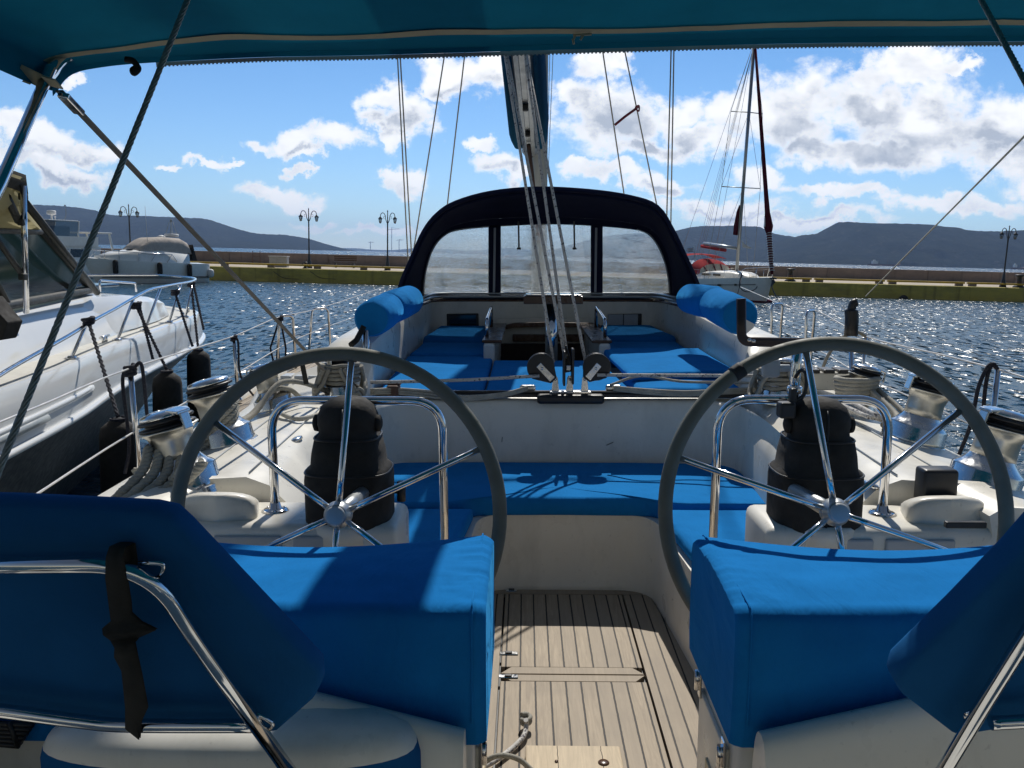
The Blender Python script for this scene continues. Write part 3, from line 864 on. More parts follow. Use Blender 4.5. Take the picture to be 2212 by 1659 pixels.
# winches
def winch(c, s=1.0, arm=0, lean=0, parent=Y0):
    home = V(c); c = V((0, 0, 0)); made = []
    L_ = Matrix.Translation(home) @ Matrix.Rotation(lean, 4, 'Y')
    def set_(mb):
        for v in mb.v: v.xyz = L_ @ v
        return mb
    mb = MB(); mb.lathe([(0, -.03), (.150 * s, -.03), (.146 * s, -.005), (.136 * s, 0)], c, n=36)
    mb.lathe([(.132 * s, 0), (.132 * s, .012 * s), (.128 * s, .018 * s), (.128 * s, .066 * s), (.122 * s, .074 * s), (.104 * s, .088 * s), (.088 * s, .108 * s), (.082 * s, .12 * s)], c, n=40)
    w = auto_smooth(part('winch', set_(mb), CHROME), 40)
    mb = MB(); mb.lathe([(.082 * s, .118 * s), (.079 * s, .15 * s), (.079 * s, .19 * s), (.086 * s, .215 * s), (.098 * s, .228 * s), (.112 * s, .234 * s), (.112 * s, .238 * s), (.05 * s, .239 * s)], c, n=36); obj('drum', set_(mb), DRUM, w)
    mb = MB(); rows = []
    for r, h in ((.06, .239), (.100, .241), (.104, .246), (.098, .252), (.080, .255), (.080, .262), (.098, .266), (.102, .272), (.096, .278), (.06, .281)):
        rows.append([c + V((cos(2 * pi * k / 72), sin(2 * pi * k / 72), 0)) * (r * s * (1 + (.03 if k % 2 and r > .09 else 0))) + V((0, 0, h * s)) for k in range(72)])
    mb.grid(rows, cu=True); obj('self_tailing_jaw', set_(mb), BLACKP, w)
    mb = MB(); mb.lathe([(.03 * s, .278 * s), (.092 * s, .280 * s), (.094 * s, .288 * s), (.086 * s, .300 * s), (.05 * s, .308 * s), (.022 * s, .310 * s), (.020 * s, .304 * s), (0, .304 * s)], c, n=32)
    a = R(arm); d = V((cos(a), sin(a), 0))
    mb.prism([c + d * (.06 * s) + V((-d.y, d.x, 0)) * (q * .035 * s) + V((0, 0, .296 * s)) for q in (-1, 1)] + [c + d * (.118 * s) + V((-d.y, d.x, 0)) * (q * .03 * s) + V((0, 0, .284 * s)) for q in (1, -1)], (0, 0, .012 * s), .004, 2)
    mb.beam(c + d * (.114 * s) + V((0, 0, .288 * s)), c + d * (.118 * s) + V((0, 0, .222 * s)), .04 * s, .012 * s, d, .004)
    obj('winch_cap', set_(mb), CHROME, w)
    return w
WP = {('L', 1): (-1.15, 4.38, .865), ('L', 2): bz(594, 880, .835), ('L', 3): bz(490, 958, .815), ('L', 4): bz(404, 1050, .805),
      ('R', 1): (1.16, 4.30, .865), ('R', 2): bz(1846, 884, .835), ('R', 3): bz(1974, 950, .815), ('R', 4): bz(2122, 1050, .805)}
SC = {1: .68, 2: .74, 3: .92, 4: .90}
ARM = {('L', 1): 250, ('L', 2): 200, ('L', 3): 100, ('L', 4): 330, ('R', 1): 20, ('R', 2): 340, ('R', 3): 190, ('R', 4): 200}
for k, c in WP.items(): winch(c, SC[k[1]], ARM[k], R(14 if k[1] > 1 else 4) * (-1 if k[0] == 'L' else 1))

# traveller: track, car, three upright blocks, rope leads
mb = MB(); mb.box((0.03, 4.575, .828), (2.05, .05, .022), None, .004, 1); mb.box((.03, 4.575, .846), (2.05, .03, .012), None, .003, 1)
tk = part('traveller_track', mb, mat('black anodised track', (.05, .05, .05), .4, .6))
mb = MB(); a, b = bY(1160, 862, 4.53), bY(1305, 861, 4.53)
mb.box((a + b) / 2 + V((0, .02, 0)), ((b - a).x, .11, .052), None, .018, 4); car = auto_smooth(part('traveller_car', mb, BLACKP), 40)
mb = MB(); mb.box((a + b) / 2 + V((0, .03, .035)), ((b - a).x * .62, .06, .015), None, .004, 2); obj('car_plate', mb, STEEL, car)
for px in (1199.5, 1230.5, 1263):
    q0, q1 = bY(px, 852, 4.55), bY(px, 817, 4.55)
    mb = MB(); mb.prism([q0 + V((-.024, -.012, -.01)), q0 + V((.024, -.012, -.01)), q1 + V((.014, -.012, 0)), q1 + V((.006, -.012, .014)), q1 + V((-.006, -.012, .014)), q1 + V((-.014, -.012, 0))], (0, .024, 0), .003, 2)
    mb.lathe([(0, 0), (.008, 0), (.008, .03), (0, .03)], q1 + V((0, -.016, -.004)), (0, 1, 0), 12)
    obj('sheave_post', mb, CHROME, car)
def mainblock(px0, py0, px1, py1, flat=True):
    """teardrop block from its sheave centre (0) to its becket (1)"""
    A, B = bY(px0, py0, 4.545), bY(px1, py1, 4.545)
    d = (B - A).normalized(); n = V((0, -1, 0)); e = d.cross(n)
    Lh = (B - A).length; r = .079
    pts = []
    if flat:
        for k in range(19):
            an = pi * (-.05 + 1.1 * k / 18) ; pts.append(A - d * (r * sin(an)) + e * (r * cos(an)))
        pts += [B - e * .022, B + e * .022]
        mb = MB()
        for off in (-.026, .010): mb.prism([p + n * off for p in pts], n * .016, .004, 2)
        bl = auto_smooth(part('mainsheet_block', mb, BLACKP), 40)
        mb = MB(); mb.lathe([(0, -.01), (r - .004, -.01), (r - .012, 0), (r - .004, .01), (0, .01)], A, n, 28); obj('sheave', mb, ALU, bl)
        mb = MB(); mb.prism([A - d * .022 + e * .017 + n * .0265, A - d * .022 - e * .017 + n * .0265, B - d * .01 - e * .019 + n * .0265, B - d * .01 + e * .019 + n * .0265], n * .004, .0018, 1); obj('strap_plate', mb, CHROME, bl)
        mb = MB(); mb.lathe([(0, 0), (.0085, 0), (.007, .004), (0, .004)], A + n * .031 + d * .006, n, 14); obj('axle_pin', mb, STEEL, bl)
    else:
        mb = MB(); mb.prism([A - d * .075 + e * .013 - n * .07, A - d * .075 - e * .013 - n * .07, B - e * .03 - n * .05, B + e * .03 - n * .05], n * .012, .004, 2)
        mb.box((A + B) / 2 + e * .024, (.013, .11, Lh + .12), None, .005, 2); mb.box((A + B) / 2 - e * .024, (.013, .11, Lh + .12), None, .005, 2)
        bl = part('mainsheet_block', mb, BLACKP)
        mb = MB(); mb.box(B - d * .03, (.03, .03, .03), None, .004, 1); obj('strap_plate', mb, STEEL, bl)
mainblock(1169, 793, 1196, 821); mainblock(1288, 793, 1266, 819); mainblock(1225, 778, 1230, 806, False)
for px in (850, 1636):
    mb = MB(); mb.box(bY(px, 842, 4.58), (.07, .09, .06), None, .012, 2); mb.box(bY(px, 828, 4.58), (.09, .05, .012), None, .004, 1); part('rope_lead', mb, RUST if px < 1000 else GEL)
for s, px in ((-1, 1140), (1, 1325)):
    mb = MB(); q = bY(px, 838, 4.60); mb.box(q, (.09, .03, .035), None, .012, 3); part('rope_lead', mb, CHROME)

# deck organisers and clutches beyond the winches
for px, py, w, Y in ((655, 832, .26, 4.75), (1780, 820, .26, 4.55)):
    p = bY(px, py, Y); mb = MB(); mb.box(p, (w, .14, .10), None, .012, 3)
    c = part('rope_clutch', mb, GEL)
    for k in range(3):
        mb = MB(); mb.box(p + V((-.08 + .08 * k, -.02, .055)), (.06, .12, .022), None, .006, 2); obj('clutch_lever', mb, BLACKP if px > 1000 else GELGR, c)
    mb = MB(); mb.lathe([(.012, 0), (.028, 0), (.026, .008), (.014, .008)], p + V((.06, -.071, -.005)), (0, -1, 0), 18); obj('rope_eye', mb, BLACKP, c)
for px, py, z in ((541, 1040, .80), (640, 948, .84), (1755, 885, .82), (1882, 1046, .82)):
    p = bz(px, py, z); mb = MB(); rows = []
    mb.lathe([(0, -.006), (.045, -.006), (.044, .004), (.03, .007), (0, .008)], p, (-.25 if px < 1000 else .25, 0, 1), 20, ex=1, ey=.55)
    part('deck_vent_cap', mb, CHROME)

# small deck fittings on the port rail and starboard console
p = bz(2017, 1104, .768); mb = MB(); mb.box(p + V((0, 0, .072)), (.112, .075, .150), None, .012, 3); auto_smooth(part('engine_control_cover', mb, BLACKP), 40)
mb = MB(); mb.box(bY(2085, 1133, 2.40), (.12, .02, .02), None, .004); part('engine_key_panel', mb, BLACKP)
mb = MB(); mb.tube([bY(867, 1040, 2.55), bY(867, 1082, 2.55)], .014, 10); mb.tube([bY(850, 1061, 2.55), bY(867, 1061, 2.55)], .008, 8); part('throttle_knob', mb, BLACKP)
mb = MB(); mb.tube(fillet([bY(1838, 725, 4.4), bY(1840, 690, 4.4), bY(1839, 668, 4.4), bY(1843, 655, 4.4), bY(1850, 653, 4.4)], .01, 4), [.035 if i < 8 else .022 for i in range(19)][:len(fillet([bY(1838, 725, 4.4), bY(1840, 690, 4.4), bY(1839, 668, 4.4), bY(1843, 655, 4.4), bY(1850, 653, 4.4)], .01, 4))], 12)
part('outboard_bracket', mb, BLACKP)
mb = MB(); q = bY(1838, 735, 4.4); mb.tube([q, V((q.x + .05, q.y, .55))], .012, 8); part('bracket_post', mb, STEEL)

# stanchions, gates and lifelines
def stanchion(x, y, top):
    mb = MB(); s = 1 if x > 0 else -1; b = V((x, y, sheer(y) + .04)); t = V((x + s * .01, y, top))
    mb.tube([b, t], .0125, 12); mb.lathe([(0, 0), (.034, 0), (.03, .012), (.016, .03), (0, .03)], b, n=16); part('stanchion', mb, STEEL); return t
tops = {}
for s in (-1, 1):
    for y in (3.75, 5.9):
        tops[s, y] = stanchion(s * (half(y) - .075), y, 1.09 if y < 4 else 1.03)
for px0, px1, pt, Y in ((605, 625, 683, 7.4), (675, 704, 667, 8.6), (1666, 1697, 657, 8.2), (1741, 1769, 672, 7.2)):
    x0, x1 = bY(px0, 700, Y), bY(px1, 700, Y); zt = bY(px0, pt, Y).z; zb = sheer(Y) + .03
    mb = MB(); mb.tube(fillet([(x0.x - .02, Y - .1, zb), (x0.x, Y, zt), (x1.x, Y + .12, zt), (x1.x, Y + .16, zb)], .05, 8), .0125, 12); part('gate_hoop', mb, STEEL)
def line(pts, r, m_, name, sag=0):
    mb = MB(); mb.tube(catmull(pts, 4), r, 8); return part(name, mb, m_)
line([V((-1.62, .5, 1.07)), bY(0, 912, 2.4), tops[-1, 3.75] - V((0, 0, .004)), tops[-1, 5.9] - V((0, 0, .004)), bY(605, 684, 7.4), bY(690, 666, 8.6), bY(830, 620, 12)], .0042, WIREW, 'lifeline')
a0 = tops[-1, 3.75] - V((0, 0, .30)); a1 = tops[-1, 5.9] - V((0, 0, .28))
line([bY(-60, 1145, 2.15), bY(44, 1090, 2.35), a0, a1, bY(615, 745, 7.4), bY(690, 712, 8.6), bY(780, 680, 11)], .0042, WIREW, 'lifeline')
mb = MB(); q0, q1 = bY(44, 1090, 2.35), bY(72, 1071, 2.42); mb.tube([q0, q1], [.009, .006], 10); part('turnbuckle', mb, STEEL)
line([V((1.62, .5, 1.07)), tops[1, 3.75], tops[1, 5.9], bY(1768, 673, 7.2), bY(1697, 660, 8.2), bY(1600, 620, 11)], .0042, WIREW, 'lifeline')
line([V((1.62, .5, .75)), tops[1, 3.75] - V((0, 0, .30)), tops[1, 5.9] - V((0, 0, .28)), bY(1765, 755, 7.2), bY(1690, 730, 8.2)], .0042, WIREW, 'lifeline')

# mast, boom, sail bag, standing rigging
mb = MB(); mb.tube([(0, 9.85, .9), (0, 9.8, 8), (0, 9.7, 17.5)], .125, 20, sx=.72, sy=1.0, up=(0, 1, 0)); mast = part('mast', mb, ALUW)
for z, w in ((7.2, .95), (12.2, .75)):
    mb = MB(); mb.tube([(-w, 9.95, z + .1), (0, 9.8, z), (w, 9.95, z + .1)], .03, 10, sx=1, sy=.5); obj('spreader', mb, ALUW, mast)
def boomc(y, dz=0):
    t = (y - 6.2) / 3.0
    return V((lerp(-.190, -.125, t), y, lerp(3.04, 2.81, t) + dz))
mb = MB()
rows = []
for y in [1.0 + .6 * i for i in range(14)] + [9.6]:
    c = boomc(y)
    rows.append([c + V(q) for q in ((-.085, 0, .05), (-.085, 0, -.04), (-.06, 0, -.075), (-.025, 0, -.085), (-.02, 0, -.075), (.02, 0, -.075), (.025, 0, -.085), (.06, 0, -.075), (.085, 0, -.04), (.085, 0, .05))])
mb.grid(rows, cu=True); mb.fill(rows[0]); mb.fill(rows[-1])
boom = auto_smooth(part('boom', mb, ALU), 30)
mb = MB()
for y in (4.6, 5.6, 7.4, 8.4): mb.box(boomc(y, -.10), (.05, .09, .05), None, .01, 2)
obj('boom_bail', mb, RUBBER, boom)
mb = MB(); mb.tube([boomc(9.55), boomc(9.8, -.02)], .05, 12); mb.box(boomc(9.5, -.12), (.05, .18, .22), None, .02, 2); mb.tube([boomc(8.9, -.1), V((0, 9.72, 1.75))], .022, 10); obj('gooseneck', mb, RUST, boom)
rows = []
for i, y in enumerate([1.0, 1.6, 2.6, 4, 5.2, 6.2, 7.2, 8.2, 8.8, 9.1, 9.2, 9.25]):
    c = boomc(y); w = lerp(.125, .160, max(0, min(1, (y - 4.8) / 1.4))) if y < 6.2 else lerp(.160, .215, (y - 6.2) / 3); h = lerp(.34, .62, y / 9.2)
    k = 1 if y < 9.05 else (.93 if y < 9.15 else (.8 if y < 9.22 else .45))
    rows.append([c + V((w * x * k, 0, -.04 + (h + .04) * z * k)) for x, z in ((-.47, -.02), (-.75, -.09), (-.95, .03), (-1, .28), (-.9, .6), (-.5, .9), (0, 1), (.5, .9), (.9, .6), (1, .28), (.95, .03), (.75, -.09), (.47, -.02))])
mb = MB().grid(rows); mb.fill(rows[0]); mb.fill(rows[-1])
part('sail_bag', mb, BLUEBAG)
def wire(mb, a, b, r):
    d = b - a; u, w = frame_of(d); N = int(d.length / .008)
    for k in range(6):
        mb.tube([a + d * (i / N) + u * (r * .66 * cos(i * .8 + k * pi / 3)) + w * (r * .66 * sin(i * .8 + k * pi / 3)) for i in range(N + 1)], r * .37, 5)
    mb.tube([a, b], r * .5, 6)
def shroud(pt, pb, Y, r=.0085, name='shroud', zt=9):
    b, t = bY(*pb, Y), bY(*pt, Y); d = t - b; k = max(1.2, (zt - b.z) / d.z)
    mb = MB(); mb.tube([b - d * .2, b + d * k], r, 7); part(name, mb, WIRE)
for pt, pb, Y in (((858, 110), (881, 552), 10.3), ((864, 112), (889, 548), 10.0), ((962, 108), (893, 545), 10.2), ((1005, 108), (967, 437), 10.3),
                  ((1300, 98), (1348, 420), 10.3), ((1347, 98), (1418, 440), 10.2), ((1450, 93), (1440, 475), 10.0), ((1456, 93), (1449, 480), 10.3), ((1188, 106), (1182, 330), 13.0), ((1195, 106), (1186, 330), 13.2)):
    shroud(pt, pb, Y, .0085 if pt[0] < 1180 or pt[0] > 1210 else .005)
mb = MB(); a = bY(0, 1010, .85); b = bY(405, 0, 1.26); d = b - a
wire(mb, a - d * .9, b + d * 1.2, .0041); part('backstay', mb, WIRE)
mb = MB(); a = bY(2212, 172, 1.20); b = bY(2120, 0, 1.40); d = b - a
wire(mb, a - d * 4.5, b + d * 1.6, .0043); part('backstay', mb, WIRE)

# sprayhood
A_ = [(858, 640), (870, 600), (888, 560), (915, 500), (945, 462), (985, 437), (1060, 416), (1160, 407), (1270, 412), (1360, 425), (1420, 447), (1455, 500), (1478, 548), (1500, 595), (1517, 640)]
F_ = [(905, 655), (909, 612), (918, 565), (928, 538), (946, 512), (980, 488), (1052, 474), (1178, 469), (1290, 474), (1378, 485), (1415, 503), (1438, 540), (1448, 575), (1452, 612), (1456, 655)]
arcA = catmull([bY(x, y, 6.9) for x, y in A_], 4); arcF = catmull([bY(x, y, 8.02) for x, y in F_], 4)
arcA[0].z = arcA[-1].z = 1.14
rows = []
for k in range(9):
    t = k / 8; rows.append([p.lerp(q, t) + V((0, 0, .035 * sin(pi * t) * (1 if 12 < i < len(arcA) - 12 else .3))) for i, (p, q) in enumerate(zip(arcA, arcF))])
mb = MB().grid(rows)
sh = part('sprayhood', mb, NAVY)
mb = MB()
mb.tube(arcA, .016, 8); obj('hood_hem', mb, NAVY, sh)
mb = MB(); mb.tube([p + V((0, .10, -.03)) for p in arcA[2:-2]], .011, 8); obj('hood_bow', mb, NAVY, sh)
# front of the hood: frame with three openings
def pane(pxs, Y=8.0): return [bY(x, y, Y) for x, y in pxs]
PA = [(914, 637), (917, 600), (926, 560), (938, 532), (957, 511), (985, 497), (1057, 489), (1057, 638)]
PB = [(1080, 640), (1080, 486), (1178, 483), (1278, 486), (1277, 640)]
PC = [(1301, 636), (1300, 488), (1376, 495), (1404, 508), (1424, 535), (1438, 572), (1445, 610), (1447, 634)]
for pp in (PA, PB, PC):
    mb = MB(); pl = pane(pp)
    mb.prism(pl, (0, .002, 0)); obj('window_pane', mb, VINYL, sh)
front = [p for p in arcF]
mb = MB()
def strip(a, b): mb.grid([[V(p) for p in a], [V(p) for p in b]])
def at_Y(l, Y=8.01): return [bY(x, y, Y) for x, y in l]
topo = catmull([(x, y, 0) for x, y in F_[0:]], 6)
inn = catmull([(x, y, 0) for x, y in [(917, 640), (919, 600), (928, 560), (940, 533), (958, 512), (986, 499), (1057, 491), (1178, 485), (1279, 488), (1374, 497), (1402, 509), (1422, 536), (1436, 572), (1443, 610), (1445, 640)]], 6)
strip(at_Y([(p.x, p.y) for p in topo]), at_Y([(p.x, p.y) for p in inn]))
strip(at_Y([(905, 655), (1000, 657), (1178, 658), (1360, 657), (1456, 655)]), at_Y([(913, 635), (1000, 638), (1178, 641), (1360, 637), (1449, 633)]))
for l, r in (((1055, 489), (1082, 486)), ((1276, 486), (1302, 488))):
    strip(at_Y([l, (l[0], 645)]), at_Y([r, (r[0], 645)]))
obj('hood_front', mb, NAVY, sh)
for x in (1068, 1287):
    mb = MB(); mb.beam(bY(x + 1, 492, 7.99), bY(x - 1, 632, 7.99), .022, .006, (0, -1, 0), .002); obj('zip_flap', mb, GELGR, sh)
for x in (1120, 1240):
    mb = MB(); mb.tube([bY(x, 478, 7.7), bY(x + 1, 534, 7.7)], .008, 8); obj('tie_strap', mb, GREYWEB, sh)
    mb = MB(); mb.lathe([(0, 0), (.018, 0), (.02, .012), (.012, .02), (0, .02)], bY(x + 1, 539, 7.7), (0, 0, 1), 12); obj('strap_toggle', mb, RUBBER, sh)
mb = MB(); mb.tube(catmull([bY(x, y, 7.98) for x, y in PA[:-1]], 4), .006, 6); obj('window_piping', mb, GELGR, sh)
mb = MB(); mb.tube(catmull([bY(x, y, 7.98) for x, y in PC[2:]], 4), .006, 6); obj('window_piping', mb, GELGR, sh)

# forward bulkhead under the hood, instruments, companionway
mb = MB()
fw = fillet([(-1.08, 6.95, 0), (-1.04, 7.98, 0), (1.10, 7.98, 0), (1.18, 6.95, 0)], .22, 8)
rows = [[p + V((0, 0, z)) for p in fw] for z in (.7, 1.16, 1.172, 1.178)]
for p in rows[2]: p.y += .012
for p in rows[3]: p.y += .05
auto_smooth(part('companion_bulkhead', MB().grid(rows), GEL), 40)
mb = MB(); mb.tube([p + V((0, .012, 1.205)) for p in fw], .016, 8); mb.tube([p + V((0, .02, 1.235)) for p in fw], .012, 8); part('hood_track', mb, ALU)
mb = MB(); mb.tube([p + V((0, -.006, 1.17)) for p in fw], .010, 8); part('cabin_trim', mb, WOODD)
mb = MB(); mb.beam(bY(965, 693, 7.97), bY(1034, 692, 7.97), .02, .135, (0, 0, 1), .008); ip = part('instrument_panel', mb, BLACKP)
mb = MB(); mb.beam(bY(970, 693, 7.958), bY(1029, 692, 7.958), .006, .11, (0, 0, 1), .004); obj('panel_glass', mb, GLASSD, ip)
mb = MB(); mb.beam(bY(1313, 693, 7.97), bY(1386, 692, 7.97), .02, .13, (0, 0, 1), .008); ip = part('instrument_panel', mb, BLACKP)
for a, b in ((1313, 1346), (1347.5, 1378)):
    mb = MB(); mb.beam(bY(a, 693, 7.952), bY(b, 693, 7.952), .016, .125, (0, 0, 1), .006); obj('instrument_lid', mb, GELGR, ip)
CW = (-.40, .40, 6.12, 7.80)
mb = MB()
for x0, x1 in ((-1.12, CW[0]), (CW[1], 1.18)):
    mb.box(((x0 + x1) / 2, 6.36, .55), (x1 - x0, 3.22, .40), None, .01)
mb.box(((CW[0] + CW[1]) / 2, 5.44, .55), (CW[1] - CW[0] - .004, 1.34, .39), None, .01)
part('seat_base', mb, GEL)
mb = MB(); x0, x1, y0, y1 = CW
mb.box(((x0 + x1) / 2, y1 + .03, .80), (x1 - x0 + .06, .04, .42)); part('companionway_board', mb, GEL)
mb = MB(); mb.box(((x0 + x1) / 2, y1 + .0, .50), (x1 - x0 - .01, .03, .55), None, .004); mb.box(((x0 + x1) / 2, 6.96, -.2), (x1 - x0 - .01, 1.6, .03)); part('companionway_panel', mb, mat('dark cabin interior', (.03, .016, .010), .6))
mb = MB(); mb.beam(bY(1107, 730, 7.72), bY(1262, 730, 7.72), .03, .07, (0, 0, 1), .01); part('companionway_step', mb, WOODD)
mb = MB(); mb.prism([bY(x, y, 7.7) for x, y in ((1092, 712), (1092, 702), (1110, 698), (1180, 696), (1280, 698), (1300, 702), (1300, 711), (1280, 708), (1180, 706), (1110, 708))], (0, .07, 0), .006, 2); part('companionway_sill', mb, WOODD)
for s, x in ((-1, x0), (1, x1)):
    mb = MB(); mb.box((x + s * .03, 6.95, .80), (.085, 1.62, .30), None, .02, 3); c = part('companionway_coaming', mb, GEL)
    mb = MB(); mb.box((x + s * .01, 6.95, .962), (.15, 1.58, .022), None, .008, 2); obj('coaming_cap', mb, WOODD, c)
    mb = MB(); mb.tube(fillet([(x + s * .06, 6.45, .96), (x + s * .06, 6.45, 1.10), (x + s * .06, 7.3, 1.15), (x + s * .06, 7.3, .97)], .06, 8), .015, 12); obj('grab_rail', mb, STEEL, c)
# folding table on its pillar
mb = MB(); mb.tube([bY(1191, 800, 6.3), bY(1191, 655, 6.3)], .048, 20); tb = part('table_pillar', mb, STEEL)
mb = MB(); a, b = bY(1131, 648, 6.15), bY(1259, 648, 6.15); mb.box((a + b) / 2 + V((0, .10, 0)), ((b - a).x, .26, .058), None, .006, 2); obj('table_box', mb, WOODD, tb)
mb = MB(); mb.box((a + b) / 2 + V((0, .10, .036)), ((b - a).x - .03, .25, .01), None, .004, 2); obj('table_top', mb, mat('varnished table leaf', (.20, .15, .11), .16, coat=.6), tb)

# bimini awning over the helm
EDGE = [(112, 196, 1.96), (124, 182, 2.0), (138, 162, 2.05), (160, 147, 2.10), (200, 137, 2.14), (300, 126, 2.18), (550, 113, 2.2), (800, 108, 2.2), (1250, 95, 2.2), (1700, 83, 2.2), (2212, 78, 2.2)]
ep = [bY(*e) for e in EDGE]
ep += [V((1.20, 2.17, 2.13)), V((1.27, 2.12, 2.10)), V((1.31, 2.04, 2.05)), V((1.34, 1.96, 1.97))]
ec = catmull(ep, 8)
xs = [p.x for p in ec]
LOOK = {p.x: p for p in ec}
def bim(x, y):
    if x in LOOK: e = LOOK[x]
    else:
        for p, q in zip(ec, ec[1:]):
            if p.x <= x <= q.x: e = p.lerp(q, (x - p.x) / (q.x - p.x)); break
        else: e = ec[0] if x < 0 else ec[-1]
    d = 2.2 - y
    k = 1 - max(0, min(1, (1.30 - abs(x)) / .25)) ** .7
    arch = .055 * min(1, d / .5) * (1 - k)
    return V((e.x * (1 + .0 * d), e.y - d, e.z + arch + .010 * noise.noise(V((x * 4, y * 3, 0))) * min(1, d * 8) - .012 * k * min(1, max(0, d))))
rows = [[bim(x, y) for x in xs] for y in (-2.2, -1.4, -.6, -.2, .2, .6, 1.0, 1.4, 1.6, 1.8, 1.9, 2.0, 2.08, 2.14, 2.18, 2.20)]
bm_ = part('bimini', MB().grid(rows), BIM)
mb = MB(); mb.tube([bim(x, 2.19) + V((0, -.012, .024)) for x in xs], .0155, 12); obj('bimini_bow', mb, STEEL, bm_)
hem = [[bim(x, 2.20) + V((0, .002, dz)) for x in xs] for dz in (.03, 0, -.012)]
mb = MB().grid(hem); obj('hem', mb, BIM, bm_)
mb = MB()
xx = [-1.10 + 2.19 * i / 440 for i in range(441)]
e0 = [bim(x, 2.205) + V((0, .004, -.010)) for x in xx]; e1 = [bim(x, 2.205) + V((0, .005, -.019)) for x in xx]
mb.grid([e0, e1])
for i in range(0, 440): 
    if i % 2 == 0: mb.add([e1[i], e1[i + 1], e1[i + 1] + V((0, 0, -.0026)), e1[i] + V((0, 0, -.0026))], [(0, 1, 2, 3)])
obj('zip_tape', mb, mat('pale zip tape', (.36, .30, .27), .7), bm_)
rows = []
for x in xs:
    w = .006 * noise.noise(V((x * 7, 3, 0)))
    rows.append([bim(x, 2.085 + w) + V((0, 0, -.004)), bim(x, 2.115 + w) + V((0, 0, -.004))])
mb = MB().grid(rows); obj('beige_stripe', mb, BEIGE, bm_)
cl = bY(112, 178, 1.93); 
mb = MB(); pb = bY(0, 398, 1.70); mb.tube([cl + V((.0, .0, .03)), pb, pb + (pb - cl) * 3.4], .0122, 14); obj('bimini_pole', mb, STEEL, bm_)
pr = V((1.27, 1.93, cl.z + .06)); mb = MB(); mb.tube([pr + V((.03, 0, .03)), pr + (pb - cl) * 4.4], .0122, 14); obj('bimini_pole', mb, STEEL, bm_)
mb = MB()
mb.beam(bY(128, 196, 1.95), bY(700, 800, 4.15), .017, .004, (0, 1, .3)); st = obj('tension_strap', mb, GREYWEB, bm_)
mb = MB(); mb.beam(bY(136, 205, 1.945), bY(172, 243, 2.03), .026, .014, (0, 1, .3), .003); obj('strap_buckle', mb, STEEL, bm_)
mb = MB(); mb.beam(bY(650, 772, 3.95), bY(662, 830, 3.98), .024, .005, (0, 1, 0), .001); obj('strap_tail', mb, BLACKWEB, bm_)
for px0, py0, px1, py1, m_ in ((40, 152, 95, 178, BEIGE), (104, 168, 122, 188, BEIGE)):
    mb = MB(); mb.beam(bY(px0, py0, 1.86), bY(px1, py1, 1.90), .030, .004, (0, 1, .2), .001); obj('corner_patch', mb, m_, bm_)
mb = MB(); mb.tube(catmull([bY(270, 128, 2.02), bY(286, 131, 2.02), bY(296, 142, 2.02), bY(299, 150, 2.02), bY(290, 158, 2.02), bY(286, 151, 2.02), bY(296, 146, 2.02)], 5), .0045, 8, sx=1, sy=1.6); obj('strap_loop', mb, BLACKWEB, bm_)
mb = MB()
for (a, b) in (((1238, 76), (1278, 74)), ((1238, 88), (1243, 76)), ((1254, 86), (1261, 74)), ((1240, 95), (1237, 84))): mb.tube([bY(*a, 2.10), bY(*b, 2.10)], .003, 6)
obj('lacing_cord', mb, BEIGE, bm_)
# stern pulpit lump: moulded locker lid with a blue side
mb = MB(); c0 = bY(500, 1594, 1.455); ring = lambda r, z: [c0 + V((.355 * r * (abs(cos(a)) ** .8) * (1 if cos(a) > 0 else -1), .10 * r * (abs(sin(a)) ** .8) * (1 if sin(a) > 0 else -1), z)) for a in [2 * pi * k / 40 for k in range(40)]]
rows = [ring(.02, .05), ring(.5, .048), ring(.85, .035), ring(.97, .015), ring(1, -.005)]
mb.grid(rows, cu=True); k_ = part('stern_locker', mb, GEL)
mb = MB().grid([ring(1.0, -.005), ring(1.02, -.03), ring(1.02, -.3)], cu=True); obj('locker_skirt', mb, BLUED, k_)
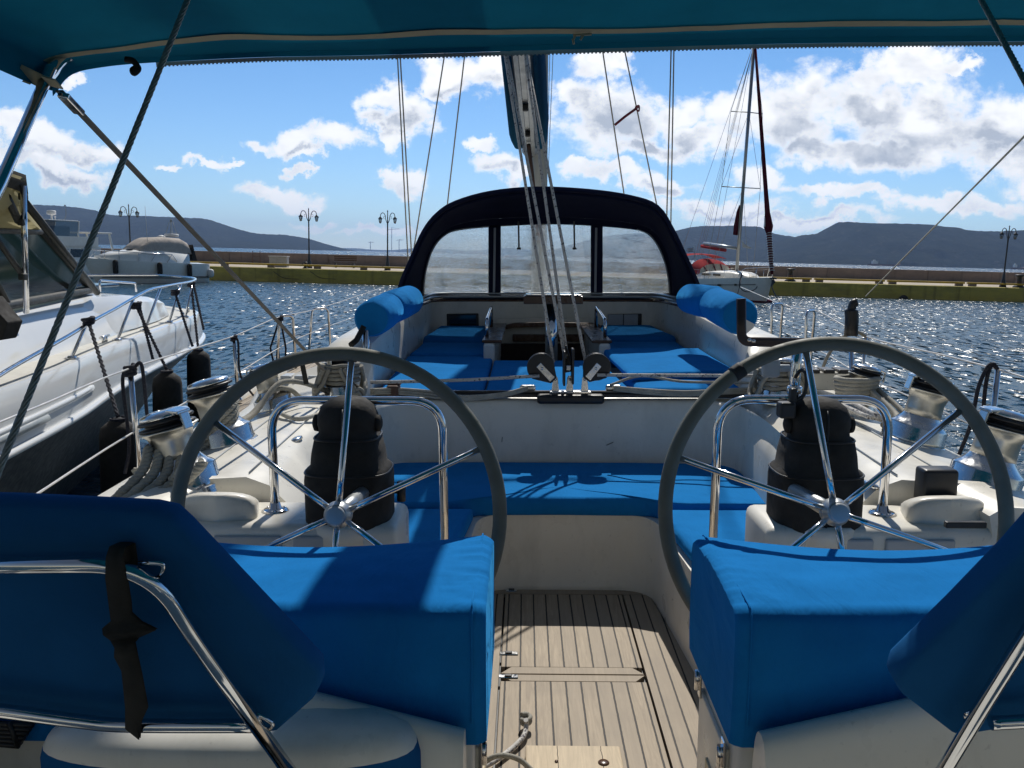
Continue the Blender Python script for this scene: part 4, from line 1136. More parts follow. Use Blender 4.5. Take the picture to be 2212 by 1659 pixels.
# ------------------------------------------------------------------ loose things aboard
def seatcush(s):
    cx = .012
    mb = MB()
    nx, n = 44, 0
    xi = s * .272 + cx; xo = s * 1.32 + cx
    rows = []
    y0, y1, z0, z1 = 1.56, 2.03, .605, .905
    sec = []
    def ringat(t):
        x = lerp(xi, xo, t)
        sag = .030 * sin(pi * min(1, t * 1.25)) if t < .8 else 0
        cut = .045 * sin(pi * min(1, t * 1.15)) if t < .87 else 0
        b = .035
        pts = [(y0 + .01, z0), (y0, z0 + .06), (y0 - .004, z1 - .12)]
        pts += [(y0 + b * (1 - cos(a)), z1 - b + b * sin(a)) for a in [i * pi / 2 / 6 for i in range(7)]]
        yb = y1 - cut
        pk = max(0, 1 - t * 9)
        for k in range(1, 36):
            f = k / 36; y = lerp(y0 + b, yb - b, f); pts.append((y, z1 + .012 * sin(pi * f) - sag * .6 * f + .003 * noise.noise(V((x * 9, y * 14, s * 3))) + pk * .008 * noise.noise(V((x * 12, y * 75, s)))))
        pts += [(yb - b * (1 - sin(a)) , z1 - sag * .6 - b + b * cos(a)) for a in [i * pi / 2 / 6 for i in range(7)]]
        pts += [(yb + .002, z0 + .05), (yb - .01, z0)]
        return [V((x, y, z)) for y, z in pts]
    full = [ringat((i / nx) ** 1.6) for i in range(nx + 1)]
    # rounded inboard end
    cen = V((xi, (y0 + y1) / 2, (z0 + z1) / 2))
    e = []
    for k, (dx, sc_) in enumerate(((-.022, .93), (-.014, .965), (-.006, .985))):
        e.append([V((p.x + s * dx, cen.y + (p.y - cen.y) * sc_, cen.z + (p.z - cen.z) * (sc_ if p.z > z0 + .1 else 1))) for p in full[0]])
    rows = e + full
    mb.grid(rows); mb.fill(rows[0], False); mb.fill(rows[-1], False)
    return mb
def seat(s, lab):
    o = solo('helm_seat_cushion', seatcush(s), BLUE, lab, 'cushion', 'helm seat cushions', True)
    OFF[o] = V(o.location); x = s * .272 + .012
    for dx, r in ((.006, .0022),):
        mb = MB(); mb.tube(catmull([V((x + s * dx, y, z)) for y, z in ((1.557, .66), (1.556, .78), (1.558, .868), (1.572, .897), (1.60, .908), (1.75, .911), (1.9, .909), (2.0, .906), (2.024, .895), (2.031, .868), (2.03, .75))], 5), r, 8)
        obj('seam', mb, BLUE, o)
seat(-1, 'boxy blue cushion on the port helm seat, crossed by a wide diagonal shadow')
seat(1, 'boxy blue cushion on the starboard helm seat, fully sunlit across its top')
def backrest(s):
    if s < 0: O = [(-240, 1090), (0, 1095), (314, 1110), (360, 1120), (393, 1150), (690, 1458), (692, 1485), (675, 1520), (597, 1588), (560, 1592), (300, 1578), (0, 1545), (-240, 1515)]
    else: O = [(2460, 950), (2420, 960), (2212, 1192), (2080, 1325), (1945, 1455), (1938, 1480), (1955, 1510), (2062, 1592), (2085, 1600), (2110, 1590), (2300, 1560), (2460, 1540)]
    yy = lambda py: (1.145 + .16 * (py - 1220) / 440)
    pl = [bY(x, y, yy(y)) for x, y in O]
    nrm = V((0, 1, .22)).normalized()
    # rounded slab: outline rings
    cen = sum(pl, V((0, 0, 0))) / len(pl)
    dense = []
    for i in range(len(pl)):
        a, b = pl[i], pl[(i + 1) % len(pl)]; k = max(1, int((b - a).length / .03)); dense += [a.lerp(b, t / k) for t in range(k)]
    rows = []
    for f, d in ((.05, .0), (.5, .0), (.86, .001), (.965, .003), (.99, .010), (1, .022), (1, .034), (.985, .048), (.95, .055), (.5, .06), (.05, .06)):
        rows.append([cen + (p - cen) * f + nrm * d for p in dense])
    mb = MB().grid(rows, cu=True); mb.fill(rows[0], True); mb.fill(rows[-1], True)
    return mb
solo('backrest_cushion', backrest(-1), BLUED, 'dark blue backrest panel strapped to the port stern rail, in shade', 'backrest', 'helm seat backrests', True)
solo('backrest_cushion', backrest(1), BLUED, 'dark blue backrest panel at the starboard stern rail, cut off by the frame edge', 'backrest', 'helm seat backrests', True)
# black strap round the port backrest frame
yy = lambda py: 1.10 + .16 * (py - 1220) / 440
def sp(px, py, d=-.020): return bY(px, py, yy(py) + d)
mb = MB()
Ls = [(228, 1205), (227, 1250), (236, 1320), (239, 1342), (220, 1358), (222, 1372), (238, 1384), (247, 1400), (246, 1420), (262, 1450), (270, 1530), (270, 1575), (299, 1598)]
Rs = [(263, 1207), (273, 1250), (281, 1300), (283, 1325), (305, 1345), (338, 1361), (300, 1378), (290, 1390), (296, 1420), (305, 1460), (318, 1530), (304, 1560), (301, 1598)]
rows = []
for k, ((a, b), (c, d)) in enumerate(zip(Ls, Rs)):
    o = -.017 + (.012 if 4 < k < 9 else 0) * (-1 if k % 2 else 1)
    rows.append([sp(lerp(a, c, t), lerp(b, d, t), o - .006 * sin(pi * t)) for t in (0, .25, .5, .75, 1)])
mb.grid(rows); mb.grid([[p + V((0, .005, 0)) for p in r] for r in rows])
top_ = [rows[0][i] + V((0, .012, .012)) for i in range(5)]; mb.grid([rows[0], top_, [p + V((0, .03, -.004)) for p in top_], [p + V((0, .036, -.05)) for p in top_]])
solo('tie_strap', mb, BLACKWEB, 'black webbing strap knotted round the port stern rail over the blue backrest', 'strap', None, True)

# cockpit cushions (U shape) and sunbathing cushions forward
CG = 'cushions on the cockpit bench'
back_poly = [(-.96, 4.47), (-.98, 4.0), (-.965, 3.72)] + [(-.55, 3.72), (-.46, 3.74), (-.39, 3.79), (-.30, 3.80), (.36, 3.80), (.45, 3.79), (.50, 3.74), (.57, 3.72)] + [(.985, 3.72), (1.01, 4.0), (.98, 4.47), (.4, 4.50), (-.4, 4.50)]
def ell(poly, z0, h, **k): return cushion(poly, z0, h, **k)
mb = ell(back_poly, .377, .088, bev=.022, seed=1)
solo('bench_cushion', mb, BLUE, 'blue cushion along the cockpit bench below the bulkhead, with rope block shadows', 'cushion', CG, True)
mb = ell([(-.95, 3.705), (-.93, 2.76), (-.52, 2.76), (-.44, 3.2), (-.40, 3.705)], .377, .07, seed=2)
solo('bench_cushion', mb, BLUE, 'blue cushion on the port arm of the cockpit bench, beside the left black pedestal cover', 'cushion', CG, True)
mb = ell([(.98, 3.705), (.97, 2.76), (.58, 2.76), (.50, 3.2), (.455, 3.705)], .377, .07, seed=3)
solo('bench_cushion', mb, BLUE, 'blue cushion on the starboard arm of the cockpit bench, beside the right black pedestal cover', 'cushion', CG, True)
FG = 'flat cushions between the bulkhead and the sprayhood'
mb = cushion([(-1.02, 4.74), (-.405, 4.74), (-.405, 6.28), (-1.06, 6.28)], .752, .070, seed=4, dz=lambda x, y: .012 * (y - 4.74))
solo('sun_cushion', mb, BLUE, 'blue cushion at the port corner just beyond the traveller, half in diagonal shade', 'cushion', FG, True)
mb = cushion([(-.395, 4.74), (.47, 4.74), (.40, 6.10), (-.395, 6.10)], .752, .07, seed=5, dz=lambda x, y: .008 * (y - 4.74))
solo('sun_cushion', mb, BLUE, 'blue cushion in the middle just beyond the rope blocks, before the companionway', 'cushion', FG, True)
mb = cushion([(.50, 4.74), (1.1, 4.74), (1.12, 5.3), (.46, 5.3)], .752, .09, seed=6)
solo('sun_cushion', mb, BLUE, 'blue cushion at the starboard corner just beyond the traveller, sunlit', 'cushion', FG, True)
mb = cushion([(.47, 4.98), (1.15, 5.1), (1.15, 6.25), (.42, 6.25)], .842, .055, seed=7, dz=lambda x, y: .01 * (y - 5))
solo('sun_cushion', mb, BLUE, 'sunlit blue cushion lying tilted on top of the starboard corner cushion', 'cushion', FG, True)
mb = cushion([(-1.05, 6.30), (-.46, 6.30), (-.46, 7.14), (-1.05, 7.14)], .752, .105, seed=8)
solo('sun_cushion', mb, BLUE, 'shaded blue cushion left of the companionway opening', 'cushion', FG, True)
mb = cushion([(.47, 6.28), (1.14, 6.28), (1.14, 7.14), (.47, 7.14)], .752, .115, seed=9)
solo('sun_cushion', mb, BLUE, 'shaded blue cushion right of the companionway opening', 'cushion', FG, True)
mb = cushion([(-1.05, 7.16), (-.50, 7.16), (-.50, 7.94), (-.98, 7.94)], .752, .15, seed=10, dz=lambda x, y: .04 * (y - 7.16))
solo('sun_cushion', mb, BLUE, 'far blue cushion under the black instrument panel on the port side of the hood', 'cushion', FG, True)
mb = cushion([(.50, 7.16), (1.14, 7.16), (1.04, 7.94), (.50, 7.94)], .752, .16, seed=11, dz=lambda x, y: .04 * (y - 7.16))
solo('sun_cushion', mb, BLUE, 'far crinkled blue cushion under the grey instrument lids on the starboard side', 'cushion', FG, True)

# rolled blue bolsters on the coaming
def bolster(segs, r, label):
    a, b = segs[0][0], segs[-1][1]
    mb = MB()
    pts, rs = [], []
    for i, (p, q) in enumerate(segs):
        p, q = V(p), V(q)
        for t, k in ((0, .2), (.004, .88), (.04, 1.0), (.5, 1.03), (.95, .99), (.99, .9), (1, .8)):
            if i and t == 0: k = .8
            pts.append(p.lerp(q, t)); rs.append(r * k)
    rs[0] = r * .86; rs[-1] = r * .5
    mb.tube(pts, rs, 30)
    for v in mb.v: v += V((0, 0, .004 * noise.noise(v * 22)))
    return solo('rolled_bolster', mb, BLUE, label, 'bolster', 'rolled blue bolsters', True)
bolster([(bY(803, 689, 4.95), bY(838, 668, 5.5)), (bY(839, 667, 5.52), bY(885, 648, 6.2))], .110, 'rolled blue bolster tied on the port coaming at the foot of the sprayhood')
bolster([(bY(1598, 683, 4.75), bY(1545, 657, 5.4)), (bY(1543, 654, 5.42), bY(1490, 645, 6.1))], .108, 'rolled blue bolster with a white tag on the starboard coaming')
mb = MB(); mb.prism([bY(x, y, 4.70) for x, y in ((1611, 690), (1630, 700), (1628, 708), (1611, 722), (1606, 715))], (0, .012, 0)); solo('white_tag', mb, PAPER, 'white cloth tag on the end of the starboard blue bolster', 'tag', None, True)
mb = MB(); q = bY(790, 720, 4.9); mb.tube([q + V((0, 0, .02)), V((q.x, q.y, .9))], .022, 12); part('bolster_post', mb, STEEL)
mb = MB(); mb.tube([bY(786, 705, 4.88), bY(770, 735, 4.85), bY(758, 745, 4.8)], .018, 8); part('bolster_strap', mb, BLACKWEB)

# black canvas covers over the compass pedestals
def cover(px, Yc, label):
    c = bY(px, 1000, Yc)
    def W_(z): 
        for (z0, w0, d0), (z1, w1, d1) in zip(PRO, PRO[1:]):
            if z0 <= z <= z1: return lerp(w0, w1, (z - z0) / (z1 - z0)), lerp(d0, d1, (z - z0) / (z1 - z0))
    PRO = [(.745, .136, .12), (.90, .137, .12), (.922, .134, .118), (.934, .128, .115), (.94, .117, .11), (.985, .112, .105), (1.03, .102, .098), (1.036, .092, .090), (1.045, .088, .088), (1.06, .092, .09), (1.075, .097, .09), (1.10, .095, .088), (1.13, .082, .075), (1.152, .055, .05), (1.162, .012, .012)]
    rows = []
    for z, w, d in PRO:
        row = []
        for k in range(44):
            a = 2 * pi * k / 44; ca, sa = cos(a), sin(a); e = .62 if z < 1.05 else .9
            x = w * abs(ca) ** e * (1 if ca > 0 else -1); y = d * abs(sa) ** e * (1 if sa > 0 else -1)
            wr = 1 + .008 * noise.noise(V((x * 18, y * 18, z * 12)))
            row.append(V((c.x + x * wr, Yc + y * wr, z)))
        rows.append(row)
    mb = MB().grid(rows, cu=True); mb.fill(rows[-1], True)
    for s in (-1, 1): mb.lathe([(0, 0), (.028, .0), (.026, .012), (.012, .018), (0, .018)], (c.x + s * .092, Yc - .01, 1.075), (s, 0, 0), 14)
    o = solo('pedestal_cover', mb, BLACKC, label, 'cover', 'black compass covers', True); OFF[o] = V(o.location)
    for k in (2, 6): 
        sb = MB(); sb.tube([p + V((0, 0, .003)) for p in rows[k]], .0032, 6, closed=True); obj('cover_piping', sb, BLACKP, o)
    sb = MB(); sb.tube([r[33] + V((0, -.002, 0)) for r in rows[:-2]], .0028, 6); obj('cover_seam', sb, BLACKP, o)
    return o
cover(755, 2.58, 'black canvas cover on the compass pedestal behind the port steering wheel')
cover(1762, 2.58, 'black canvas cover on the compass pedestal behind the starboard steering wheel')
for px in (753, 1762):
    c = bY(px, 1133, 2.58); mb = MB(); mb.lathe([(.15, 0), (.15, .05), (.142, .062), (.10, .07)], V((c.x, 2.585, .71)), n=32, ex=1, ey=.85); part('pedestal_base', mb, GEL)

# ropes
def rope(name, pts, r, m_, label, group=None, sm=5, cat='rope', n=8):
    mb = MB(); mb.tube(catmull(pts, sm) if sm > 1 else pts, r, n); return solo(name, mb, m_, label, cat, group, True)
def laid(path, r, pitch=.05):
    """the three twisted strands of a laid rope"""
    P_ = catmull(path, 14); out = [[], [], []]; s_ = 0
    for i, p in enumerate(P_):
        d = (P_[min(i + 1, len(P_) - 1)] - P_[max(i - 1, 0)]).normalized(); a, b = frame_of(d)
        if i: s_ += (p - P_[i - 1]).length
        for k in range(3):
            an = 2 * pi * (s_ / pitch + k / 3); out[k].append(p + a * (r * .5 * cos(an)) + b * (r * .5 * sin(an)))
    return out
def ropes(name, lists, r, m_, label, group=None, n=8, cat='rope'):
    mb = MB()
    for l in lists:
        if m_ is ROPEP:
            for q in laid(l, r): mb.tube(q, r * .56, 8)
        else: mb.tube(catmull(l, 5) if len(l) < 30 else l, r, n)
    return solo(name, mb, m_, label, cat, group, True)
tops_ = [boomc(5.62, -.10) + V((x, 0, 0)) for x in (-.075, -.035, .035, .07)]
bots_ = [bY(1196, 782, 4.55), bY(1221, 775, 4.57), bY(1225, 770, 4.6), bY(1264, 778, 4.55)]
names = ('leftmost of the four mainsheet falls, running up from the left rope block', 'second mainsheet fall from the left, running up from the upright middle block',
         'third mainsheet fall from the left, running up from the upright middle block', 'rightmost of the four mainsheet falls, running up from the right rope block')
passes = [(1117, 284), (1130, 300), (1160, 300), (1173, 307)]
for t, b_, l, ps in zip(tops_, bots_, names, passes):
    y_t = 5.62; mid = bY(ps[0], ps[1], 5.15); d = (mid - b_)
    top = b_ + d * ((3.02 - b_.z) / d.z)
    mb = MB(); mb.tube([b_, mid, top], .0092, 10)
    solo('mainsheet_fall', mb, ROPEW, 'flecked white rope, ' + l, 'rope', 'mainsheet falls', True)
rope('mainsheet_tail', [bY(800, 826, 4.42), bY(1000, 821, 4.46), bY(1165, 812, 4.5)], .0095, ROPEW, 'flecked white sheet led across from the left block to the port winch', 'mainsheet tails', 6)
rope('mainsheet_tail', [bY(1290, 810, 4.5), bY(1460, 811, 4.46), bY(1655, 812, 4.4)], .0095, ROPEW, 'flecked white sheet led across from the right block to the starboard winch', 'mainsheet tails', 6)
def trav(s):
    L = []
    for k in range(3):
        if s < 0: L.append([bY(1140, 836 + 3 * k, 4.56), bY(1085, 850 + 3 * k, 4.55), bY(1000, 856 + 4 * k, 4.53), bY(935, 846 + 6 * k, 4.54), bY(860, 840 + 5 * k, 4.55), bY(800, 842 + 4 * k, 4.5)])
        else: L.append([bY(1325, 836 + 3 * k, 4.56), bY(1400, 842 + 4 * k, 4.55), bY(1480, 846 + 4 * k, 4.54), bY(1560, 842 + 4 * k, 4.54), bY(1640, 838 + 5 * k, 4.52)])
    if s > 0: L.append([bY(1318, 832, 4.56), bY(1385, 812, 4.5), bY(1470, 824, 4.5), bY(1560, 826, 4.5), bY(1640, 828, 4.45)])
    return L
ropes('traveller_line', trav(-1), .0075, ROPE, 'slack bundle of traveller lines drooping along the port half of the track', 'traveller lines')
ropes('traveller_line', trav(1), .0075, ROPE, 'slack bundle of traveller lines lying along the starboard half of the track', 'traveller lines')
def coil(k, r0, r1, h0, h1, turns, tr, m_, label, hang=0, jit=.004):
    c = V(WP[k]); L = [helix(c, r0, r1, h0, h1, turns, 20, jit)]
    for i in range(hang):
        a = random.uniform(0, 6.28); rr = r1 + .012
        loop = []
        for j in range(13):
            t = j / 12; an = a + lerp(-.8, .9, t); loop.append(c + V((rr * cos(an) * (1 + .25 * sin(pi * t)), rr * sin(an) * (1 + .25 * sin(pi * t)), h1 - .02 - (.12 + .05 * random.random()) * sin(pi * t))))
        L.append(loop)
    return ropes('rope_coil', L, tr, m_, label, 'ropes coiled on winches', cat='rope coil')
coil(('L', 1), .095, .10, .06, .17, 5, .011, ROPEG, 'grey rope wound in a thick untidy coil on the far port winch by the coaming', 9)
coil(('R', 1), .095, .105, .05, .17, 5, .011, ROPEG, 'grey rope in a thick untidy coil on the winch behind the instrument post', 9)
coil(('R', 2), .085, .10, .07, .17, 5, .013, ROPE, 'off white rope wrapped in neat turns on the second starboard winch', 0, .002)
# bundles on deck
def bundle(p0, p1, p2, n, spread, r, m_, label, name='rope_bundle', fold=True):
    L = []
    for i in range(n):
        o = V((random.uniform(-1, 1), random.uniform(-1, 1), random.uniform(-.3, .5))) * spread
        L.append([V(p0) + o, V(p1) + o * 1.2 + V((0, 0, random.uniform(-.3, .5) * spread)), V(p2) + o])
    return ropes(name, L, r, m_, label, 'ropes lying on the side decks')
c = V(WP['R', 2]); bundle(c + V((.06, -.06, .10)), c + V((.10, -.30, .0)), c + V((-.06, -.52, .01)), 6, .028, .012, ROPE, 'off white rope tail falling from the second starboard winch to the deck')
bundle(bz(1770, 868, .89), bz(1830, 880, .89), bz(1900, 905, .89), 9, .035, .010, ROPEW, 'flecked rope bundle lying on the starboard coaming below the wrapped winch')
c = V(WP['L', 3]); L = []
c = c + V((-.04, 0, -.02))
for i in range(5):
    o = i * .028
    L.append([c + V((.07, .06 - o * .2, .20 - o)), c + V((.085, -.05, .185 - o)), c + V((.0, -.11, .10 - o)), c + V((-.10, -.22, .02 - o * .5)), c + V((-.16 - .01 * i, -.34, -.01))])
ropes('mooring_rope', L, .0135, ROPEP, 'thick grey rope in five parallel turns over the big port winch', 'mooring ropes', 10)
c = V(WP['L', 4]); L = []
for i in range(4):
    L.append([c + V((-.10 + .036 * i, -.05, .15 - .012 * i)), c + V((-.10 + .036 * i, -.12, .08 - .01 * i)), c + V((-.16 + .036 * i, -.26, .0)), c + V((-.24 + .036 * i, -.44, -.08))])
L.append([c + V((.0, -.12, .05)), c + V((.05, -.14, .10)), c + V((.075, -.13, .15)), c + V((.085, -.12, .17))])
L.append([c + V((.03, -.13, .04)), c + V((.09, -.14, .09)), c + V((.115, -.13, .12))])
ropes('mooring_rope', L, .0175, ROPEP, 'very thick laid rope with frayed ends on the nearest port winch', 'mooring ropes', 12)
c = V(WP['L', 2])
ropes('sheet_rope', [[c + V((.09, .16, .02)), c + V((.07, .02, .09)), c + V((.02, -.09, .10)), c + V((-.04, -.26, .01)), c + V((-.08, -.42, .0))], [c + V((.22, .24, .04)), c + V((.12, .06, .12)), c + V((.04, -.08, .13)), c + V((-.02, -.24, .02)), c + V((-.05, -.40, .0))]], .013, ROPEG, 'pair of grey sheets led over the second port winch to the deck', 'mooring ropes', 10)
rope('deck_line', [bz(690, 895, .87), bz(640, 905, .87), bz(600, 885, .87), bz(640, 870, .88), bz(700, 868, .88), bz(740, 862, .88)], .011, ROPE, 'loose rope loop on the port coaming under the guard rail', None, 8)
rope('floor_line', [bz(985, 1680, .03), bz(1048, 1655, .02), bz(1096, 1625, .015), bz(1130, 1592, .02), bz(1137, 1565, .03), bz(1136, 1555, .05)], .0085, ROPEW, 'short knotted cord lying on the teak sole by the pale board', None, 8)
mb = MB(); q = bz(1136, 1558, .03)
mb.tube(helix(q, .014, .016, -.008, .02, 2.2, 14), .008, 8); solo('rope_knot', mb, ROPEG, 'stopper knot at the end of the cord on the teak sole', 'knot', None, True)
rope('floor_line', [bz(1010, 1690, .03), bz(1045, 1648, .06), bz(1080, 1632, .09), bz(1120, 1640, .07), bz(1150, 1665, .04)], .0085, ROPEG, 'grey cord arching over the lower edge of the sole beside the port seat', None, 8)
mb = MB(); a = bz(1135, 1620, .02); b = bz(1338, 1618, .02)
mb.box((a + b) / 2 + V((0, -.14, 0)), ((b - a).x, .28, .03), None, .005, 2)
gp = solo('pale_board', mb, PLY, 'pale new wooden board with a knot hole lying on the teak sole', 'board', None, True)
for px, py, r in ((1304, 1647, .018), (1202, 1645, .006)):
    mb = MB(); mb.lathe([(0, 0), (r, 0), (r * .8, .003), (0, .003)], bz(px, py, .036), (0, 0, 1), 14)
    for p in mb.v: p -= gp.location
    OFF[gp] = V((0, 0, 0)); obj('knot_hole', mb, WOODD, gp)
# ropes and cord on rails
mb = MB(); t = tops[-1, 3.75]
mb.tube(helix(t + V((0, 0, -.02)), .02, .022, -.02, .03, 3, 12), .010, 8)
mb.tube(catmull([t + V((.02, 0, 0)), t + V((.05, 0, .02)), t + V((.06, 0, -.06)), t + V((.06, .02, -.30)), t + V((.10, .05, -.56))], 6), .0085, 8)
mb.tube(catmull([t + V((-.02, 0, 0)), t + V((-.04, 0, -.08)), t + V((-.03, .0, -.36)), t + V((-.06, .0, -.5))], 6), .0085, 8)
solo('fender_lanyard', mb, ROPED, 'dark lanyard knotted round the nearest port stanchion', 'rope', 'dark lanyards on the rails', True)
t = tops[-1, 5.9]; mb = MB(); mb.tube(helix(t + V((0, 0, -.02)), .018, .02, -.02, .02, 2, 12), .009, 8); mb.tube(catmull([t, t + V((.03, 0, -.05)), t + V((.03, .02, -.3)), t + V((.16, .02, -.5))], 5), .008, 8)
solo('fender_lanyard', mb, ROPED, 'dark lanyard on the second port stanchion, near the motorboat bow', 'rope', 'dark lanyards on the rails', True)
t = bY(605, 685, 7.4); mb = MB(); mb.tube(helix(t + V((0, 0, -.02)), .02, .022, -.02, .03, 2, 12), .012, 8)
for dx in (-.10, -.03, .04): mb.tube([t, t + V((dx, 0, -.28)), t + V((dx * .6, 0, -.5))], .009, 6)
solo('fender_lanyard', mb, ROPED, 'dark lanyard with several tails on the port gate hoop', 'rope', 'dark lanyards on the rails', True)
t = tops[1, 3.75]; mb = MB(); mb.tube(catmull([t, t + V((-.04, 0, .02)), t + V((-.08, 0, -.08)), t + V((-.10, 0, -.25)), t + V((-.15, 0, -.42))], 6), .009, 8); mb.tube(catmull([t, t + V((-.03, 0, .02)), t + V((-.05, 0, -.1)), t + V((-.04, 0, -.44))], 6), .009, 8)
solo('fender_lanyard', mb, ROPED, 'dark blue lanyard doubled over the nearest starboard stanchion', 'rope', 'dark lanyards on the rails', True)
t = tops[1, 5.9]; mb = MB(); mb.tube(catmull([t, t + V((-.07, 0, .03)), t + V((-.18, 0, -.02)), t + V((-.26, 0, -.14)), t + V((-.30, 0, -.26))], 6), .012, 8); mb.tube(catmull([t + V((-.08, 0, -.2)), t + V((-.11, 0, -.4)), t + V((-.12, 0, -.52))], 5), .011, 8)
solo('rail_line', mb, ROPEG, 'grey line curving over the second starboard stanchion', 'rope', None, True)
mb = MB(); a, b = bY(1870, 640, 7.5), bY(2212, 295, 3.4); d = b - a; mb.tube([a, b, b + d * .6], .0045, 8); solo('flag_halyard', mb, ROPE, 'thin pale line rising from the starboard rail to the upper right', 'rope', None, True)
mb = MB(); mb.tube(catmull([bY(1328, 270, 10.15), bY(1350, 252, 10.1), bY(1372, 236, 10.1), bY(1378, 230, 10.15)], 5), .017, 6, sx=.3, sy=1); mb.tube(catmull([bY(1372, 232, 10.1), bY(1380, 228, 10.1), bY(1380, 240, 10.1), bY(1374, 236, 10.1)], 4), .01, 6); solo('red_ribbon', mb, mat('red ribbon cloth', (.20, .02, .04), .8), 'red ribbon tied between two starboard shrouds', 'ribbon', None, True)
# ------------------------------------------------------------------ neighbour: motorboat on the port side (world frame)
B0 = thing('motorboat', 'white motorboat moored alongside on the left, beige canopy and steel bow rail', 'motorboat', (-5.3, 6, SEA_Z))
def bpart(name, mb, m_, parent=B0, label=None): return obj(name, mb, m_, parent, label)
XC = -5.3
GW = [(-3.28, 1.5, .66), (-3.30, 3.2, .66), (-3.36, 4.2, .66), (-3.45, 5.1, .67), (-3.60, 6.2, .68), (-3.76, 7.0, .69), (-3.95, 8.1, .70), (-4.12, 9.4, .72), (-4.28, 10.4, .73), (-4.62, 11.2, .74), (-5.3, 11.6, .75)]
gs = catmull(GW, 6)
def sym(p): return V((2 * XC - p.x, p.y, p.z))
def loop_of(fn): 
    a = [fn(p, i / (len(gs) - 1)) for i, p in enumerate(gs)]
    return a + [sym(p) for p in a[-2::-1]]
def outw(p):
    i = gs.index(p) if p in gs else 0
    a, b = gs[max(0, i - 1)], gs[min(len(gs) - 1, i + 1)]; d = (b - a).normalized(); return V((d.y, -d.x, 0)).normalized() if True else None
nrm = [outw(p) for p in gs]
def off(i, d, z):
    p = gs[i]; q = p + nrm[i] * d; q.z = z
    if q.x < XC: q.x = XC
    return q
def rub(i): t = i / (len(gs) - 1); return lerp(.22, .48, t ** 1.5)
def hullrow(d0, zf): 
    a = [off(i, d0(i / (len(gs) - 1)), zf(i)) for i in range(len(gs))]; a[-1].x = XC
    return a + [sym(p) for p in a[-2::-1]]
gz = lambda i: gs[i].z
rows = [hullrow(lambda t: -.05, lambda i: gz(i) + .012), hullrow(lambda t: -.012, lambda i: gz(i) + .006), hullrow(lambda t: .005, lambda i: gz(i) - .03), hullrow(lambda t: .02, lambda i: lerp(gz(i), rub(i), .4)),
        hullrow(lambda t: .035, lambda i: lerp(gz(i), rub(i), .8)), hullrow(lambda t: .03, lambda i: rub(i))]
auto_smooth(bpart('topsides', MB().grid(rows), WHITEB), 40)
rows = [hullrow(lambda t: .02, lambda i: rub(i) - .02), hullrow(lambda t: -.22 - .35 * t ** 3, lambda i: rub(i) - .40), hullrow(lambda t: -.50 - 1.0 * t ** 3, lambda i: SEA_Z + .05), hullrow(lambda t: -.8 - 1.5 * t ** 3, lambda i: SEA_Z - .4)]
bpart('hull_bottom', MB().grid(rows), mat('dark hull paint', (.035, .040, .042), .5, spec=.3))
mb = MB(); l = hullrow(lambda t: .045, lambda i: rub(i)); mb.tube(l, .028, 10); bpart('rub_rail', mb, WHITEB)
mb = MB(); l = [off(i, .035, lerp(gz(i), rub(i), .62)) for i in range(0, 28)]; mb.tube(l, [.022] * len(l), 8, sx=.6); bpart('side_moulding', mb, WHITEB)
mb = MB(); l = [off(i, .035, lerp(gz(i), rub(i), .60)) for i in range(8, 22)]; mb.tube([p + V((.0, 0, -.05)) for p in l], .030, 10); bpart('chrome_strip', mb, ALUW)
deck = [off(i, -.05, gz(i) + .012) for i in range(len(gs))]; deck[-1].x = XC
rows = [[p, V((XC, p.y, p.z + .05)), sym(p)] for p in deck]
bpart('deck', MB().grid(rows), GELDK)
# cabin: side, trunk, screens
cabS = [(-3.98, 1.5, 1.02), (-4.0, 3.0, 1.02), (-4.02, 5.0, 1.03), (-4.10, 6.2, 1.05), (-4.32, 8.05, 1.11)]
mb = MB()
base = [(-3.72, 1.5, .68), (-3.74, 3.0, .68), (-3.78, 5.0, .69), (-3.92, 6.4, .70), (-4.28, 8.9, .72)]
bs, cs2 = catmull(base, 6), catmull(cabS, 6)
rr = [[b_, b_.lerp(c_, .5) + V((.03, 0, 0)), c_ - V((0, 0, .02)), c_ + V((-.03, 0, .0)), V((XC, c_.y, c_.z + .02))] for b_, c_ in zip(bs, cs2)]
for s_ in (0, 1):
    mb.grid([[sym(p) for p in r] for r in rr] if s_ else rr)
auto_smooth(bpart('cabin', mb, WHITEB), 35)
tr = [(-4.30, 7.2, 1.08, .72), (-4.28, 8.0, 1.09, .74), (-4.33, 8.6, 1.08, .74), (-4.45, 9.4, 1.02, .75), (-4.62, 10.1, .94, .76), (-4.72, 10.25, .78, .76)]
rows = []
for x, y, z1, z0 in tr: rows.append([V((x + .12, y, z0)), V((x + .06, y, lerp(z0, z1, .8))), V((x, y, z1)), V((XC, y, z1 + .05)), V((2 * XC - x, y, z1)), V((2 * XC - x - .06, y, lerp(z0, z1, .8))), V((2 * XC - x - .12, y, z0))])
mb = MB().grid(rows); mb.fill(rows[-1]); auto_smooth(bpart('cabin_trunk', mb, WHITEB), 30)
mb = MB(); mb.box((-5.0, 9.0, 1.15), (.6, .6, .03), None, .012, 2); h = bpart('deck_hatch', mb, TINT)
mb = MB(); mb.tube(fillet([(-4.62, 8.7, 1.10), (-4.62, 8.7, 1.22), (-4.66, 9.6, 1.16), (-4.66, 9.6, 1.06)], .04, 5), .012, 8); bpart('hand_rail', mb, STEEL); mb = MB(); mb.tube(fillet([(-5.4, 8.7, 1.12), (-5.4, 8.7, 1.24), (-5.4, 9.6, 1.18), (-5.4, 9.6, 1.08)], .04, 5), .012, 8); bpart('hand_rail', mb, STEEL)
